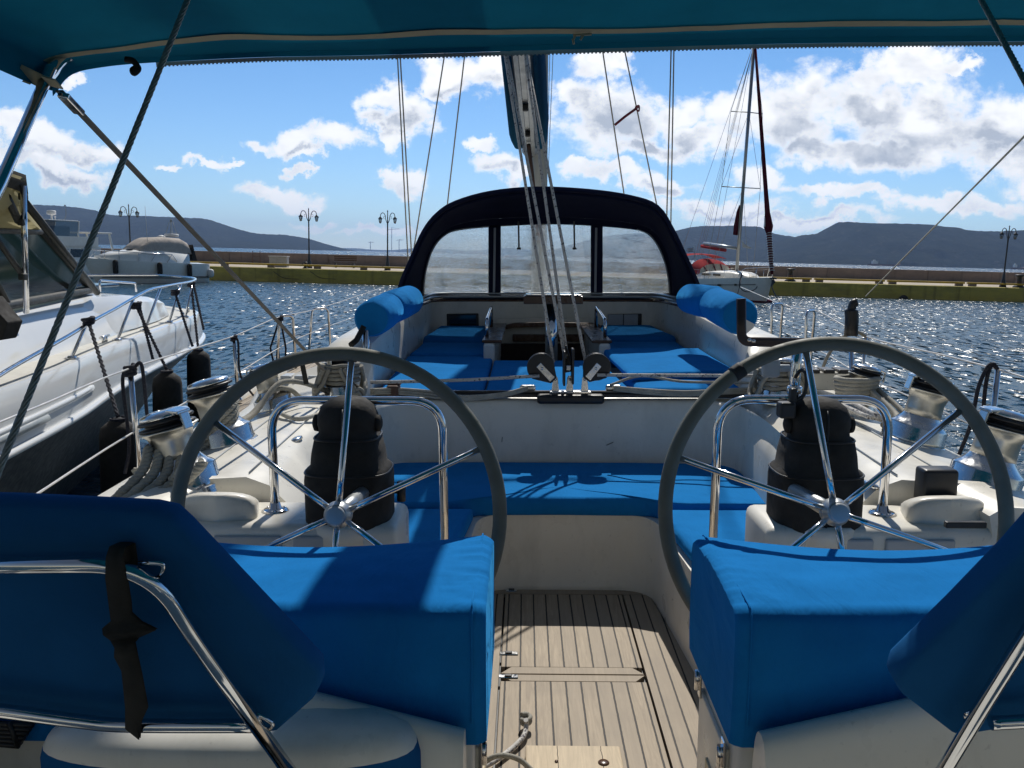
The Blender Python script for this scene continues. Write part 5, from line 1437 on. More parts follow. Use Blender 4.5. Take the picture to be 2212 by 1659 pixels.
mb = MB(); a, b = V((-4.34, 8.06, 1.12)), V((-4.10, 6.2, 1.06)); c = V((-4.02, 4.2, 1.04))
TOPF = wY(88, 500, 6.9); TOPM = wY(0, 528, 6.0) ; 
TOPR = V((TOPF.x + .05, 4.2, TOPF.z - .02))
LOW = [a + V((-.03, 0, .03)), b + V((-.03, 0, .035)), c + V((-.03, 0, .035))]
mb = MB(); mb.grid([[LOW[0], LOW[1], LOW[2]], [TOPF, TOPF.lerp(TOPR, .45), TOPR]]); ws = bpart('side_screen', mb, TINT)
mb = MB(); mb.grid([[LOW[0], sym(LOW[0])], [TOPF, sym(TOPF)]]); bpart('windscreen', mb, TINT)
fm = mat('dark screen frame', (.05, .05, .045), .5, .3)
mb = MB()
mb.tube([LOW[0], TOPF], .026, 10); mb.tube([TOPF, TOPF.lerp(TOPR, .45), TOPR], .028, 10); mb.tube([LOW[0] + V((0, 0, .01)), LOW[1] + V((0, 0, .01)), LOW[2] + V((0, 0, .01))], .036, 10)
mb.tube([LOW[1].lerp(LOW[0], .1), TOPF.lerp(TOPR, .35)], .03, 8); mb.tube([sym(LOW[0]), sym(TOPF)], .026, 8); mb.tube([LOW[0], sym(LOW[0])], .03, 8); mb.tube([TOPF, sym(TOPF)], .028, 8)
bpart('screen_frame', mb, fm)
# canopy over the screens
ct = [wY(0, 366, 5.6), wY(52, 384, 6.1), wY(57, 420, 6.45)]
rows = [[TOPF + V((0, .02, .0)), wY(62, 440, 6.7), ct[2], ct[1], ct[1] + V((-.5, -.1, .10)), V((XC, ct[1].y, ct[1].z + .14))],
        [TOPF.lerp(TOPR, .5), wY(15, 430, 5.9), wY(0, 400, 5.8), ct[0], ct[0] + V((-.5, -.3, .12)), V((XC, ct[0].y, ct[0].z + .16))],
        [TOPR, TOPR + V((.03, 0, .3)), TOPR + V((.03, -.1, .5)), TOPR + V((-.02, -.2, .72)), TOPR + V((-.5, -.3, .84)), V((XC, 4.0, TOPR.z + .9))]]
mb = MB(); mb.grid(rows); mb.grid([[sym(p) for p in r] for r in rows])
mb.grid([rows[0], [sym(p) for p in rows[0]]])
bpart('canopy', mb, TAN)
mb = MB()
e = [ct[2] + V((.015, 0, .0)), ct[1] + V((.015, 0, .02)), ct[1] + V((-.5, -.1, .12))]; e2 = [rows[1][2] + V((.015, 0, 0)), ct[0] + V((.015, 0, .02)), ct[0] + V((-.5, -.3, .14))]; e3 = [TOPR + V((.03, -.1, .52)), TOPR + V((0, -.2, .76)), TOPR + V((-.5, -.3, .88))]
mb.grid([e, e2, e3]); bpart('canopy_top', mb, mat('dark brown canopy top', (.035, .030, .022), .9))
mb = MB(); mb.tube([wY(57, 676, 6.35), wY(50, 400, 6.15)], .022, 10); bpart('canopy_pole', mb, STEEL)
mb = MB(); mb.tube([wY(55, 438, 6.3), wY(210, 632, 7.9)], .03, 10); bpart('canopy_strut', mb, fm)
mb = MB(); mb.tube([wY(15, 425, 6.0), wY(40, 478, 6.2)], .028, 10); mb.tube([wY(-20, 498, 5.9), wY(48, 594, 6.3)], .022, 10); bpart('canopy_strut', mb, fm)
for q in ((50, 425), (48, 480), (50, 598)):
    mb = MB(); mb.box(wY(*q, 6.2), (.05, .06, .05), None, .01); bpart('pole_clamp', mb, fm)
mb = MB(); q = wY(-2, 700, 4.6); mb.prism([wY(-30, 640, 4.6), wY(-4, 675, 4.6), wY(16, 697, 4.6), wY(2, 735, 4.6), wY(-40, 740, 4.6)], (0, .15, 0), .01); bpart('flap_roll', mb, BLACKC)
# bow rail
def rz(y): return .0 if y < 4.9 else min(.42, .30 * ((y - 4.9) / 2.6) ** .7 + .03 * max(0, y - 7.5))
rl = [off(i, -.03 - .12 * min(1, max(0, (gs[i].y - 5) / 3)) * 0, gz(i) + .02 + rz(gs[i].y)) for i in range(len(gs)) if gs[i].y > 4.7]
rl[-1].x = XC
mb = MB(); mb.tube(rl + [sym(p) for p in rl[-2::-1]], .0155, 10); br = bpart('bow_rail', mb, STEEL)
STP = []
for y in (6.75, 8.05, 9.0, 9.75, 10.35):
    i = min(range(len(gs)), key=lambda k: abs(gs[k].y - y)); top_ = off(i, -.03, gz(i) + .02 + rz(gs[i].y)); j = max(0, i - 2)
    bs_ = off(j, -.08, gz(j) + .015)
    STP.append((i, top_))
    for f in (lambda p: p, sym):
        mb = MB(); mb.tube([f(bs_), f(top_)], .0145, 10); mb.lathe([(0, 0), (.045, 0), (.042, .012), (.02, .022), (0, .022)], f(bs_), n=12); obj('rail_post', mb, STEEL, br)
for y in (7.5, 5.0, 10.9):
    i = min(range(len(gs)), key=lambda k: abs(gs[k].y - y)); p = off(i, -.13, gz(i) + .02); t = (gs[min(i + 1, len(gs) - 1)] - gs[i - 1]).normalized()
    mb = MB(); mb.tube([p - t * .12 + V((0, 0, .05)), p + t * .12 + V((0, 0, .05))], .013, 8); mb.tube([p - t * .04, p - t * .04 + V((0, 0, .05))], .014, 8); mb.tube([p + t * .04, p + t * .04 + V((0, 0, .05))], .014, 8); bpart('mooring_cleat', mb, CHROME)
# fenders and their lanyards
def fender_mesh(r, L):
    mb = MB(); mb.lathe([(0, 0), (r * .5, .01), (r * .85, .05), (r, .11), (r * 1.02, L * .5), (r, L - .1), (r * .9, L - .04), (r * .55, L), (r * .2, L + .03), (0, L + .03)], (0, 0, 0), n=24)
    for v in mb.v: v += V((v.x, v.y, 0)) * .04 * noise.noise(v * 9)
    return mb
f0 = thing('boat_fender', 'dark cloth covered fender nearest to us between the two boats', 'fender', (0, 0, 0), 'dark fenders between the boats', local=True)
obj('fender_body', fender_mesh(.135, .85), BLACKC, f0)
mb = MB(); mb.tube(helix((0, 0, .86), .05, .055, 0, .02, 2, 14), .008, 6); obj('fender_collar', mb, ROPED, f0)
FP = [((255, 900), 5.9, 'dark cloth covered fender nearest to us between the two boats', 0), ((360, 798), 7.75, 'dark cloth covered fender in the middle of the row along the motorboat', 1), ((428, 752), 9.7, 'dark cloth covered fender farthest along, at the turn of the motorboat bow', 3)]
hooks = []
for k, ((px, py), Y, lab, si) in enumerate(FP):
    p = wY(px, py, Y); loc = (p.x, p.y, p.z - .89)
    if k == 0: f0.location = loc; 
    else: dup(f0, loc, lab)
    hooks.append(p)
p = wY(120, 1005, 4.9); o = dup(f0, (p.x, p.y, p.z - .5), 'dark fender hanging aslant in the shade under the motorboat side', 0); o.rotation_euler = (R(55), R(30), 0)
def lany(top, bot, label, second=None):
    mb = MB(); L = [(top, bot)] + ([(top + V((.03, 0, 0)), second)] if second is not None else [])
    for a, b in L:
        n = 40; d = (b - a)
        for ph in (0, pi): mb.tube([a + d * (k / n) + V((cos(k * 1.6 + ph), sin(k * 1.6 + ph), 0)) * .009 for k in range(n + 1)], .0095, 6)
    mb.tube(helix(top, .035, .04, -.03, .03, 3, 12, .006), .014, 7)
    solo('fender_lanyard', mb, ROPED, label, 'rope', 'dark lanyards on the motorboat rail')
T0, T1, T2, T4 = STP[0][1], STP[1][1], STP[2][1], STP[4][1]
lany(wY(191, 694, T0.y), hooks[0], 'twisted dark lanyard from the first post of the motorboat rail down to the nearest fender')
lany(wY(294, 660, T1.y), hooks[1], 'twisted dark lanyard from the second post of the motorboat rail to the middle fender', wY(330, 775, 8.2))
lany(wY(378, 632, 9.6), wY(416, 748, 9.3), 'twisted dark lanyard hanging from the middle of the motorboat bow rail')
lany(wY(413, 614, T4.y), hooks[2] , 'pair of dark lanyards at the tip of the motorboat bow rail', wY(440, 712, 9.9))

# ------------------------------------------------------------------ the harbour (world frame)
def structure(name, mb, m_): return props(obj(name, mb, m_), kind='structure')
mb = MB(); mb.grid([[V((x, y, SEA_Z)) for x in (-10000, -400, -60, 0, 60, 400, 10000)] for y in (-400, -40, 0, 40, 100, 400, 2000, 10000)], smooth=False)
structure('sea', mb, SEA)
QY, PYY = 63.0, 81.5
mb = MB()
mb.grid([[V((-400, QY, -3)), V((400, QY, -3))], [V((-400, QY, SEA_Z + 1.02)), V((400, QY, SEA_Z + 1.02))], [V((-400, QY + .4, SEA_Z + 1.05)), V((400, QY + .4, SEA_Z + 1.05))]], smooth=False)
structure('quay_face', mb, QUAYW)
mb = MB(); mb.grid([[V((-400, QY + .4, SEA_Z + 1.05)), V((400, QY + .4, SEA_Z + 1.05))], [V((-400, PYY + 3, SEA_Z + 1.06)), V((400, PYY + 3, SEA_Z + 1.06))]], smooth=False)
structure('quay', mb, QUAYT)
QT = SEA_Z + 1.05
mb = MB(); mb.box((0, PYY + .5, QT + .5), (800, .9, 1.05), None, .04)
for k in range(-40, 41): mb.box((k * 9.7, PYY + .02, QT + .5), (.05, .12, 1.0))
solo('breakwater_wall', mb, PARAP, 'long low concrete parapet along the far side of the quay', 'wall')
# kerb beams along the edge
kp = [(-27, -8.5), (15.5, 21.5), (21.7, 27), (27.2, 33), (33.2, 40), (-36, -27.2)]
labs = ['yellow kerb beam on the quay edge between the sprayhood and the far white motor cruiser', 'yellow kerb beam on the quay edge right behind the bow of the far sailboat', 'yellow kerb beam section right of the first bollard on the quay', 'yellow kerb beam section in the middle of the right hand quay', 'yellow kerb beam section below the right street lamp', 'yellow kerb beam hidden mostly behind the white motor cruiser on the left']
for (x0, x1), lab in zip(kp, labs):
    t = thing('kerb_beam', lab, 'kerb', ((x0 + x1) / 2, QY + .6, QT), 'yellow kerb beams on the quay edge')
    mb = MB(); mb.box(((x0 + x1) / 2, QY + .6, QT + .24), (x1 - x0, .22, .14), None, .03); obj('beam', mb, YELLOW, t)
    n = max(2, int((x1 - x0) / 3))
    for k in range(n):
        mb = MB(); mb.box((lerp(x0 + .4, x1 - .4, k / (n - 1)), QY + .6, QT + .085), (.5, .3, .17)); obj('support_block', mb, PARAP, t)
# street lamps: one built, the rest copied
def lamp_post():
    t = thing('street_lamp', 'x', 'street lamp', (0, 0, 0), 'double armed street lamps on the quay', local=True)
    mb = MB(); mb.lathe([(.24, 0), (.24, .12), (.17, .2), (.15, .5), (.11, .6), (.10, .9), (.07, 1.0), (.055, 1.3), (.05, 3.6), (.075, 3.64), (.045, 3.7), (.032, 4.45), (.05, 4.5), (0, 4.62)], (0, 0, 0), n=16); obj('post', mb, IRON, t)
    for s in (-1, 1):
        mb = MB(); mb.tube(catmull([(s * .05, 0, 3.62), (s * .16, 0, 3.9), (s * .20, 0, 4.18), (s * .36, 0, 4.38), (s * .54, 0, 4.30), (s * .60, 0, 4.08)], 6), .028, 8)
        mb.tube(catmull([(s * .20, 0, 4.15), (s * .30, 0, 4.10), (s * .34, 0, 4.0), (s * .26, 0, 3.92)], 5), .014, 6); a = obj('arm', mb, IRON, t)
        mb = MB(); mb.lathe([(0, 4.10), (.05, 4.09), (.09, 4.02), (.17, 3.95), (.175, 3.93), (0, 3.93)], (s * .60, 0, 0), n=14); mb.lathe([(.0, 3.58), (.05, 3.58), (.07, 3.61), (.0, 3.62)], (s * .60, 0, 0), n=12)
        for k in range(6):
            an = k * pi / 3; mb.tube([(s * .60 + .15 * cos(an), .15 * sin(an), 3.93), (s * .60 + .075 * cos(an), .075 * sin(an), 3.6)], .009, 5)
        obj('lantern_cap', mb, IRON, t)
        mb = MB(); mb.lathe([(.14, 3.93), (.066, 3.61)], (s * .60, 0, 0), n=12); obj('lamp_glass', mb, LAMPG, t)
    return t
L0 = lamp_post()
LP = [(283, 566, 66, 'black double street lamp rising behind the covered white motor cruiser'), (668, 578, 65, 'black double street lamp beside the grey cabinet on the left quay'), (837, 578, 65, 'black double street lamp close to the left side of the sprayhood'), (2166, 618, 63.8, 'black double street lamp on the far right of the quay')]
for k, (px, py, Y, lab) in enumerate(LP):
    p = wY(px, py, Y)
    if k == 0: L0.location = (p.x, p.y, QT); L0['label'] = lab; L0.rotation_euler = (0, 0, R(20))
    else: dup(L0, (p.x, p.y, QT), lab, R((0, 8, -12, 12)[k]))
b0 = thing('mooring_bollard', 'x', 'bollard', (0, 0, 0), 'bollards on the quay edge', local=True)
mb = MB(); mb.lathe([(.42, 0), (.40, .08), (.27, .16), (.2, .3), (.19, .72), (.24, .8), (.33, .86), (.33, .94), (.28, .97), (0, .98)], (0, 0, 0), n=18); obj('bollard_post', mb, IRON, b0)
mb = MB(); mb.lathe([(.205, .36), (.215, .38), (.215, .46), (.205, .48)], (0, 0, 0), n=18); obj('bollard_band', mb, RUST, b0)
BP = [(1707, 603, 64.4, 'dark iron bollard just right of the far sailboat bow'), (2201, 615, 63.9, 'dark iron bollard at the right edge beside the street lamp'), (660, 590, 64, 'small dark bollard at the foot of the middle left street lamp')]
for k, (px, py, Y, lab) in enumerate(BP):
    p = wY(px, py, Y)
    if k == 0: b0.location = (p.x, p.y, QT); b0['label'] = lab
    else: 
        c = dup(b0, (p.x, p.y, QT), lab); 
        if k == 2: c.scale = (.55, .55, .5)
p = wY(603, 577, 66); t = thing('utility_cabinet', 'grey metal cabinet on the left quay in front of the parapet', 'cabinet', (p.x, p.y, QT))
mb = MB(); mb.box((p.x, p.y, QT + .40), (1.4, .6, .8), None, .02); obj('cabinet_body', mb, ZINC, t)
mb = MB(); mb.box((p.x, p.y, QT + .83), (1.52, .72, .07), None, .02); obj('cabinet_roof', mb, ZINC, t)
for s in (-1, 1): mb = MB(); mb.box((p.x + s * .34, p.y - .305, QT + .40), (.62, .02, .66), None, .005); obj('cabinet_door', mb, ZINC, t)
p = wY(745, 573, 70); t = thing('wooden_bench', 'brown slatted bench on the quay against the parapet', 'bench', (p.x, p.y, QT))
mb = MB(); [mb.box((p.x, p.y - .2 + .13 * k, QT + .46), (1.9, .11, .05)) for k in range(4)]; obj('seat', mb, WOODD, t)
mb = MB(); [mb.box((p.x, p.y + .28, QT + .62 + .15 * k), (1.9, .05, .11)) for k in range(3)]; obj('backrest', mb, WOODD, t)
for s in (-1, 1): mb = MB(); mb.box((p.x + s * .75, p.y, QT + .22), (.08, .5, .44)); obj('leg', mb, IRON, t)
p = wY(554, 563, 78); t = thing('hand_railing', 'thin dark ladder railing against the parapet on the left', 'railing', (p.x, p.y, QT))
mb = MB(); mb.tube([(p.x - .35, p.y, QT), (p.x - .35, p.y, QT + 1.2)], .03, 8); mb.tube([(p.x + .35, p.y, QT), (p.x + .35, p.y, QT + 1.2)], .03, 8); obj('upright', mb, RUST, t)
mb = MB(); [mb.tube([(p.x - .35, p.y, QT + z), (p.x + .35, p.y, QT + z)], .02, 6) for z in (.3, .7)]; obj('rung', mb, RUST, t)
p = wY(1953, 634, 62.9); mb = MB(); mb.lathe([(.26, -.1), (.33, -.07), (.35, 0), (.33, .07), (.26, .1), (.18, .07), (.16, 0), (.18, -.07)], (p.x, QY - .12, SEA_Z - .06), (0, 1, 0), 24); solo('tyre_fender', mb, RUBBER, 'old black tyre hanging half in the water on the yellow quay face', 'tyre')
for px, py in ((620, 592), (700, 594)):
    p0 = wY(px - 30, 586, QY - .05); p1 = wY(px + 25, 603, QY - .05)
    mb = MB(); mb.tube(catmull([p0, p0.lerp(p1, .4) + V((0, 0, -.25)), p1], 6), .018, 6); solo('slack_rope', mb, ROPED, ('dark slack rope on the yellow quay face, left one below the cabinet' if px < 650 else 'dark slack rope on the yellow quay face, right one below the lamp'), 'rope', 'slack ropes on the quay face')

# far sailboats and cruisers, each in its own frame: bow along +X
def boat_hull(L, B, fb, fs, rake, draft, nose=.0):
    N = 22; rows = []
    for i in range(N + 1):
        t = i / N; x = -L / 2 + L * t
        w = B / 2 * (1 - max(0, (t - .38) / .62) ** 2.3) * (lerp(.82, 1, min(1, t / .35)))
        w = max(w, .02); z = lerp(fs, fb, t ** 1.6)
        r = rake * t ** 3
        sec = [(w, z, 0), (w * 1.0, z * .72, -.25 * r), (w * lerp(.97, .85, t), z * .35, -.62 * r), (w * lerp(.9, .65, t), 0, -r), (w * .5, -draft * .7, -1.15 * r), (0, -draft, -1.3 * r)]
        rows.append([V((x + dx, y, zz)) for y, zz, dx in sec] + [V((x + dx, -y, zz)) for y, zz, dx in sec[::-1]])
    mb = MB().grid(rows); mb.fill(rows[0]); mb.fill(rows[-1])
    dk = MB().grid([[r[0] - V((0, .0, .03)), V((r[0].x, 0, r[0].z + .05)), r[-1] - V((0, 0, .03))] for r in rows])
    def edge(t, s=1, up=0, inn=0):
        i = min(N, int(t * N)); p = rows[i][0]; return V((p.x, s * max(.02, p.y - inn), p.z + up))
    return mb, dk, edge
def sailboat():
    bow = wY(1657, 644, 51.5)
    hd = math.atan2(-.95, .29); L = 10.2
    c = V((bow.x, bow.y, SEA_Z)) - V((cos(hd), sin(hd), 0)) * (L / 2 - .45)
    S = thing('sailboat', 'white sailboat with red canvas and bare mast moored at the quay on the right', 'sailboat', tuple(c), None, False, hd, True)
    h, d, edge = boat_hull(L, 3.7, 1.55, 1.15, .55, .6)
    hull = obj('hull', h, WHITEF, S)
    mb = MB(); rows = []
    obj('deck', d, GEL, S)
    # boot stripe and cove line
    mb = MB(); a = [edge(t / 20, -1) for t in range(3, 20)]
    for p, q in zip(a, a[1:]): mb.tube([p + V((0, -.012, -.42)), q + V((0, -.012, -.42))], .02, 6, cap=False)
    obj('cove_stripe', mb, IRON, S)
    mb = MB(); mb.lathe([(0, 0)], (0, 0, 0)) if False else None
    mb.prism([(3.2, -1.36, -.02), (4.85, -.2, -.02), (4.85, .2, -.02), (3.2, 1.36, -.02), (-5, 1.5, -.02), (-5, -1.5, -.02)], (0, 0, .10)); obj('antifouling', mb, REDD, S)
    for x0, w in ((1.6, .34), (-.8, .22), (-1.25, .22), (2.9, .2)):
        t = (x0 + L / 2) / L; p = edge(t, -1); mb = MB(); mb.box((x0, p.y - .0, p.z - .42), (w, .06, .12), None, .01); obj('hull_window', mb, GLASSD, S)
    rows = []
    for x, w, z in ((-2.2, 1.15, 1.55), (-1.6, 1.2, 1.72), (0, 1.15, 1.80), (1.5, .95, 1.78), (2.6, .6, 1.66), (3.0, .4, 1.5)):
        rows.append([V((x, -w - .2, 1.22)), V((x, -w, z - .1)), V((x, -w * .8, z)), V((x, 0, z + .06)), V((x, w * .8, z)), V((x, w, z - .1)), V((x, w + .2, 1.22))])
    mb = MB().grid(rows); mb.fill(rows[0]); mb.fill(rows[-1]); auto_smooth(obj('coach_roof', mb, GEL, S), 40)
    for x0, x1 in ((-1.3, -.2), (.2, 1.1)): mb = MB(); mb.box(((x0 + x1) / 2, -1.28, 1.55), (x1 - x0, .05, .14), None, .01); obj('cabin_window', mb, GLASSD, S)
    # spray hood
    rows = []
    for x, w, z in ((-1.3, 1.15, 1.75), (-1.7, 1.25, 2.25), (-2.4, 1.3, 2.55), (-3.0, 1.32, 2.6)):
        rows.append([V((x, w * cos(a), 1.55 + (z - 1.55) * max(0, sin(a)) ** .7)) for a in [pi * k / 14 for k in range(15)]])
    mb = MB(); mb.grid(rows[2:]); mb.grid(rows[1:3]); hood = obj('sprayhood', mb, RED, S)
    mb = MB(); mb.grid(rows[:2]); obj('hood_window', mb, mat('milky hood window', (.55, .52, .42), .3), hood)
    for k in (3, 6, 8, 11): mb = MB(); mb.tube([rows[0][k] + V((.03, 0, 0)), rows[1][k] + V((.03, 0, .02))], .05, 6); obj('hood_seam', mb, REDD, hood)
    rows = [[V((x, y, z + .12 * (1 - (y / 1.6) ** 2) - .3 * max(0, abs(y) - 1.3))) for y in (-1.75, -1.5, -1, -.5, 0, .5, 1, 1.5, 1.75)] for x, z in ((-3.4, 2.74), (-4.2, 2.82), (-5.2, 2.76))]
    mb = MB().grid(rows); bi = obj('bimini', mb, RED, S)
    for y in (-1.55, 1.55):
        for x in (-3.5, -5.1): mb = MB(); mb.tube([(x, y, 2.66), (-4.3, y, 1.3)], .02, 6); obj('bimini_pole', mb, STEEL, bi)
    # mast rakes a little aft of its foot as it leans in the photo
    Mx = .95; mt = V((Mx - .15, .25, 16.2)); mf = V((Mx, 0, 1.75))
    mb = MB(); mb.tube([mf, mt], .105, 12); mast = obj('mast', mb, ALU, S)
    for k, w in ((.375, 1.42), (.70, 1.15)):
        p = mf.lerp(mt, k); mb = MB(); mb.tube([p + V((-.25, -w, .02)), p, p + V((-.25, w, .02))], .032, 8); obj('spreader', mb, ALU, mast)
    mb = MB()
    for s in (-1, 1):
        c0 = edge(.52, s); s1 = mf.lerp(mt, .375) + V((-.25, s * 1.42, 0)); s2 = mf.lerp(mt, .70) + V((-.25, s * 1.15, 0))
        mb.tube([c0, s1, s2, mt], .014, 5); mb.tube([edge(.54, s, 0, .3), mf.lerp(mt, .375)], .012, 5); mb.tube([s1, mf.lerp(mt, .70)], .012, 5); mb.tube([edge(.02, s), mt], .012, 5)
    for dx in (-1.6, -1.2, -.9, -.6): mb.tube([(-3.2 + dx, 0, 2.6), mf.lerp(mt, .97) + V((-.1, 0, 0))], .010, 5)
    obj('rigging', mb, WIRE, mast)
    fs0, fs1 = V((L / 2 - .12, 0, 1.75)), mt - V((-.1, 0, .2))
    mb = MB(); pts = [fs0.lerp(fs1, t) for t in (.0, .03, .13, .17, .20, .26, .35, .6, 1.0)]; mb.tube(pts, [.09, .12, .15, .16, .30, .17, .14, .12, .08], 10, sx=1.0, sy=.8); obj('furled_genoa', mb, REDD, mast)
    mb = MB()
    for k in range(17): q = fs0.lerp(fs1, .015 + .0105 * k); mb.lathe([(.0, -.018), (.165, -.018), (.165, .018), (0, .018)], q, fs1 - fs0, 10)
    obj('furling_stripe', mb, PAPER, mast)
    mb = MB(); mb.prism([fs0.lerp(fs1, .20) + V((-.05, -.31, 0)), fs0.lerp(fs1, .20) + V((.08, -.31, 0)), fs0.lerp(fs1, .24) + V((.04, -.22, 0))], (0, .03, 0)); obj('sail_patch', mb, PAPER, mast)
    mb = MB(); mb.prism([mf.lerp(mt, .165) + V((-.25, -.12, 0)), mf.lerp(mt, .165) + V((-.62, -.12, .05)), mf.lerp(mt, .20) + V((-.62, -.12, .1)), mf.lerp(mt, .27) + V((-.4, -.12, 0)), mf.lerp(mt, .30) + V((-.14, -.12, 0))], (0, .22, 0), .03); obj('furled_main', mb, REDD, mast)
    mb = MB(); mb.tube([mf + V((-.15, 0, 1.55)), (-3.6, 0, 3.65)], .10, 10); bo = obj('boom', mb, ALU, S)
    mb = MB(); mb.tube([mf + V((-1.6, 0, 1.42)), (-3.9, 0, 3.45)], .11, 8); obj('boom_cover', mb, RED, bo)
    mb = MB(); mb.tube(fillet([edge(.80, -1, 0, .1), edge(.84, -1, .6, .1), V((L / 2, 0, 2.18)), edge(.84, 1, .6, .1), edge(.80, 1, 0, .1)], .3, 6), .02, 8); mb.tube([edge(.92, -1), edge(.92, -1, .6)], .018, 6); mb.tube([edge(.92, 1), edge(.92, 1, .6)], .018, 6); obj('pulpit', mb, STEEL, S)
    for t in (.3, .45, .58, .70):
        for s in (-1, 1): mb = MB(); mb.tube([edge(t, s, 0, .06), edge(t, s, .62, .06)], .014, 6); obj('stanchion', mb, STEEL, S)
    for s in (-1, 1): mb = MB(); mb.tube([edge(t, s, .6, .06) for t in (.1, .3, .45, .58, .70, .84)], .008, 5); obj('lifeline', mb, WIRE, S)
    mb = MB(); mb.box((L / 2 + .02, 0, 1.5), (.5, .22, .1), None, .02); mb.tube([(L / 2 + .2, 0, 1.52), (L / 2 - .2, 0, 1.25)], .03, 6); mb.prism([(L / 2 - .1, -.05, 1.0), (L / 2 + .25, -.05, 1.3), (L / 2 + .05, -.05, 1.42)], (0, .1, 0)); obj('bow_anchor', mb, IRON, S)
    mb = MB(); p = edge(.22, -1); mb.tube([p + V((0, -.16, -.2)), p + V((0, -.16, -.9))], [.16, .16], 14); mb.tube([p + V((0, -.16, -.9)), p + V((0, -.16, -1.0))], [.16, .05], 14); obj('white_fender', mb, PAPER, S)
    return S, edge, c, hd
SB, sedge, sc_, shd = sailboat()
def s2w(p): return V((sc_.x, sc_.y, SEA_Z)) + Matrix.Rotation(shd, 3, 'Z') @ V(p)
a = s2w((5.35, -.05, 1.4)); 
mb = MB(); mb.tube(catmull([a, wY(1668, 622, 50.5), wY(1685, 655, 49)], 6), .03, 6); solo('anchor_chain', mb, IRON, 'dark chain dropping from the far sailboat bow into the water', 'chain')
mb = MB(); q = s2w(sedge(.86, -1, .1)); mb.tube(catmull([q, wY(1600, 610, 51), wY(1592, 640, 51)], 6), .02, 6)
mb.tube(catmull([q, wY(1603, 590, 51.2), wY(1597, 615, 51), wY(1606, 628, 51), wY(1620, 630, 51), wY(1632, 624, 51), wY(1636, 618, 51)], 6), .028, 6); solo('hanging_rope', mb, ROPED, 'dark rope looping down the white hull near the far sailboat bow', 'rope')
mb = MB(); p = wY(1493, 547, 57); d = (wY(1484, 537, 57), wY(1497, 534, 57), wY(1497, 543, 57), wY(1485, 545, 57))
FL = thing('greek_flag', 'small blue and white striped flag flying at the stern of the far sailboat', 'flag', tuple(p))
mb = MB(); mb.tube([wY(1499, 532, 57), wY(1502, 566, 57)], .02, 6); obj('flag_staff', mb, ALUW, FL)
def flq(u, v): 
    e = d[3].lerp(d[2], u).lerp(d[0].lerp(d[1], u), v); return e + V((0, .05 * sin(u * 5), .02 * sin(u * 6)))
mb = MB(); mb.grid([[flq(u / 8, v) for u in range(9)] for v in (0, 1)]); obj('flag_field', mb, mat('flag blue', (.03, .10, .35), .8), FL)
mb = MB()
for k in range(4):
    v0 = (2 * k + 1) / 9; mb.grid([[flq(u / 8, v) + V((0, -.012, 0)) for u in range(9) if k < 2 or u <= 5] for v in (v0, v0 + 1 / 9)])
mb.grid([[flq(u, v) + V((0, -.014, 0)) for u in (.62, 1.0)] for v in (.66, .77)]); mb.grid([[flq(u, v) + V((0, -.014, 0)) for u in (.77, .85)] for v in (.45, 1.0)])
obj('flag_stripe', mb, PAPER, FL)
mb = MB(); mb.prism([wY(1603, 519, 53), wY(1608, 527, 53), wY(1624, 536, 53), wY(1617, 537, 53), wY(1604, 533, 53)], (0, .08, 0)); solo('white_flag', mb, PAPER, 'ragged white flag or cloth by the mast of the far sailboat', 'flag')

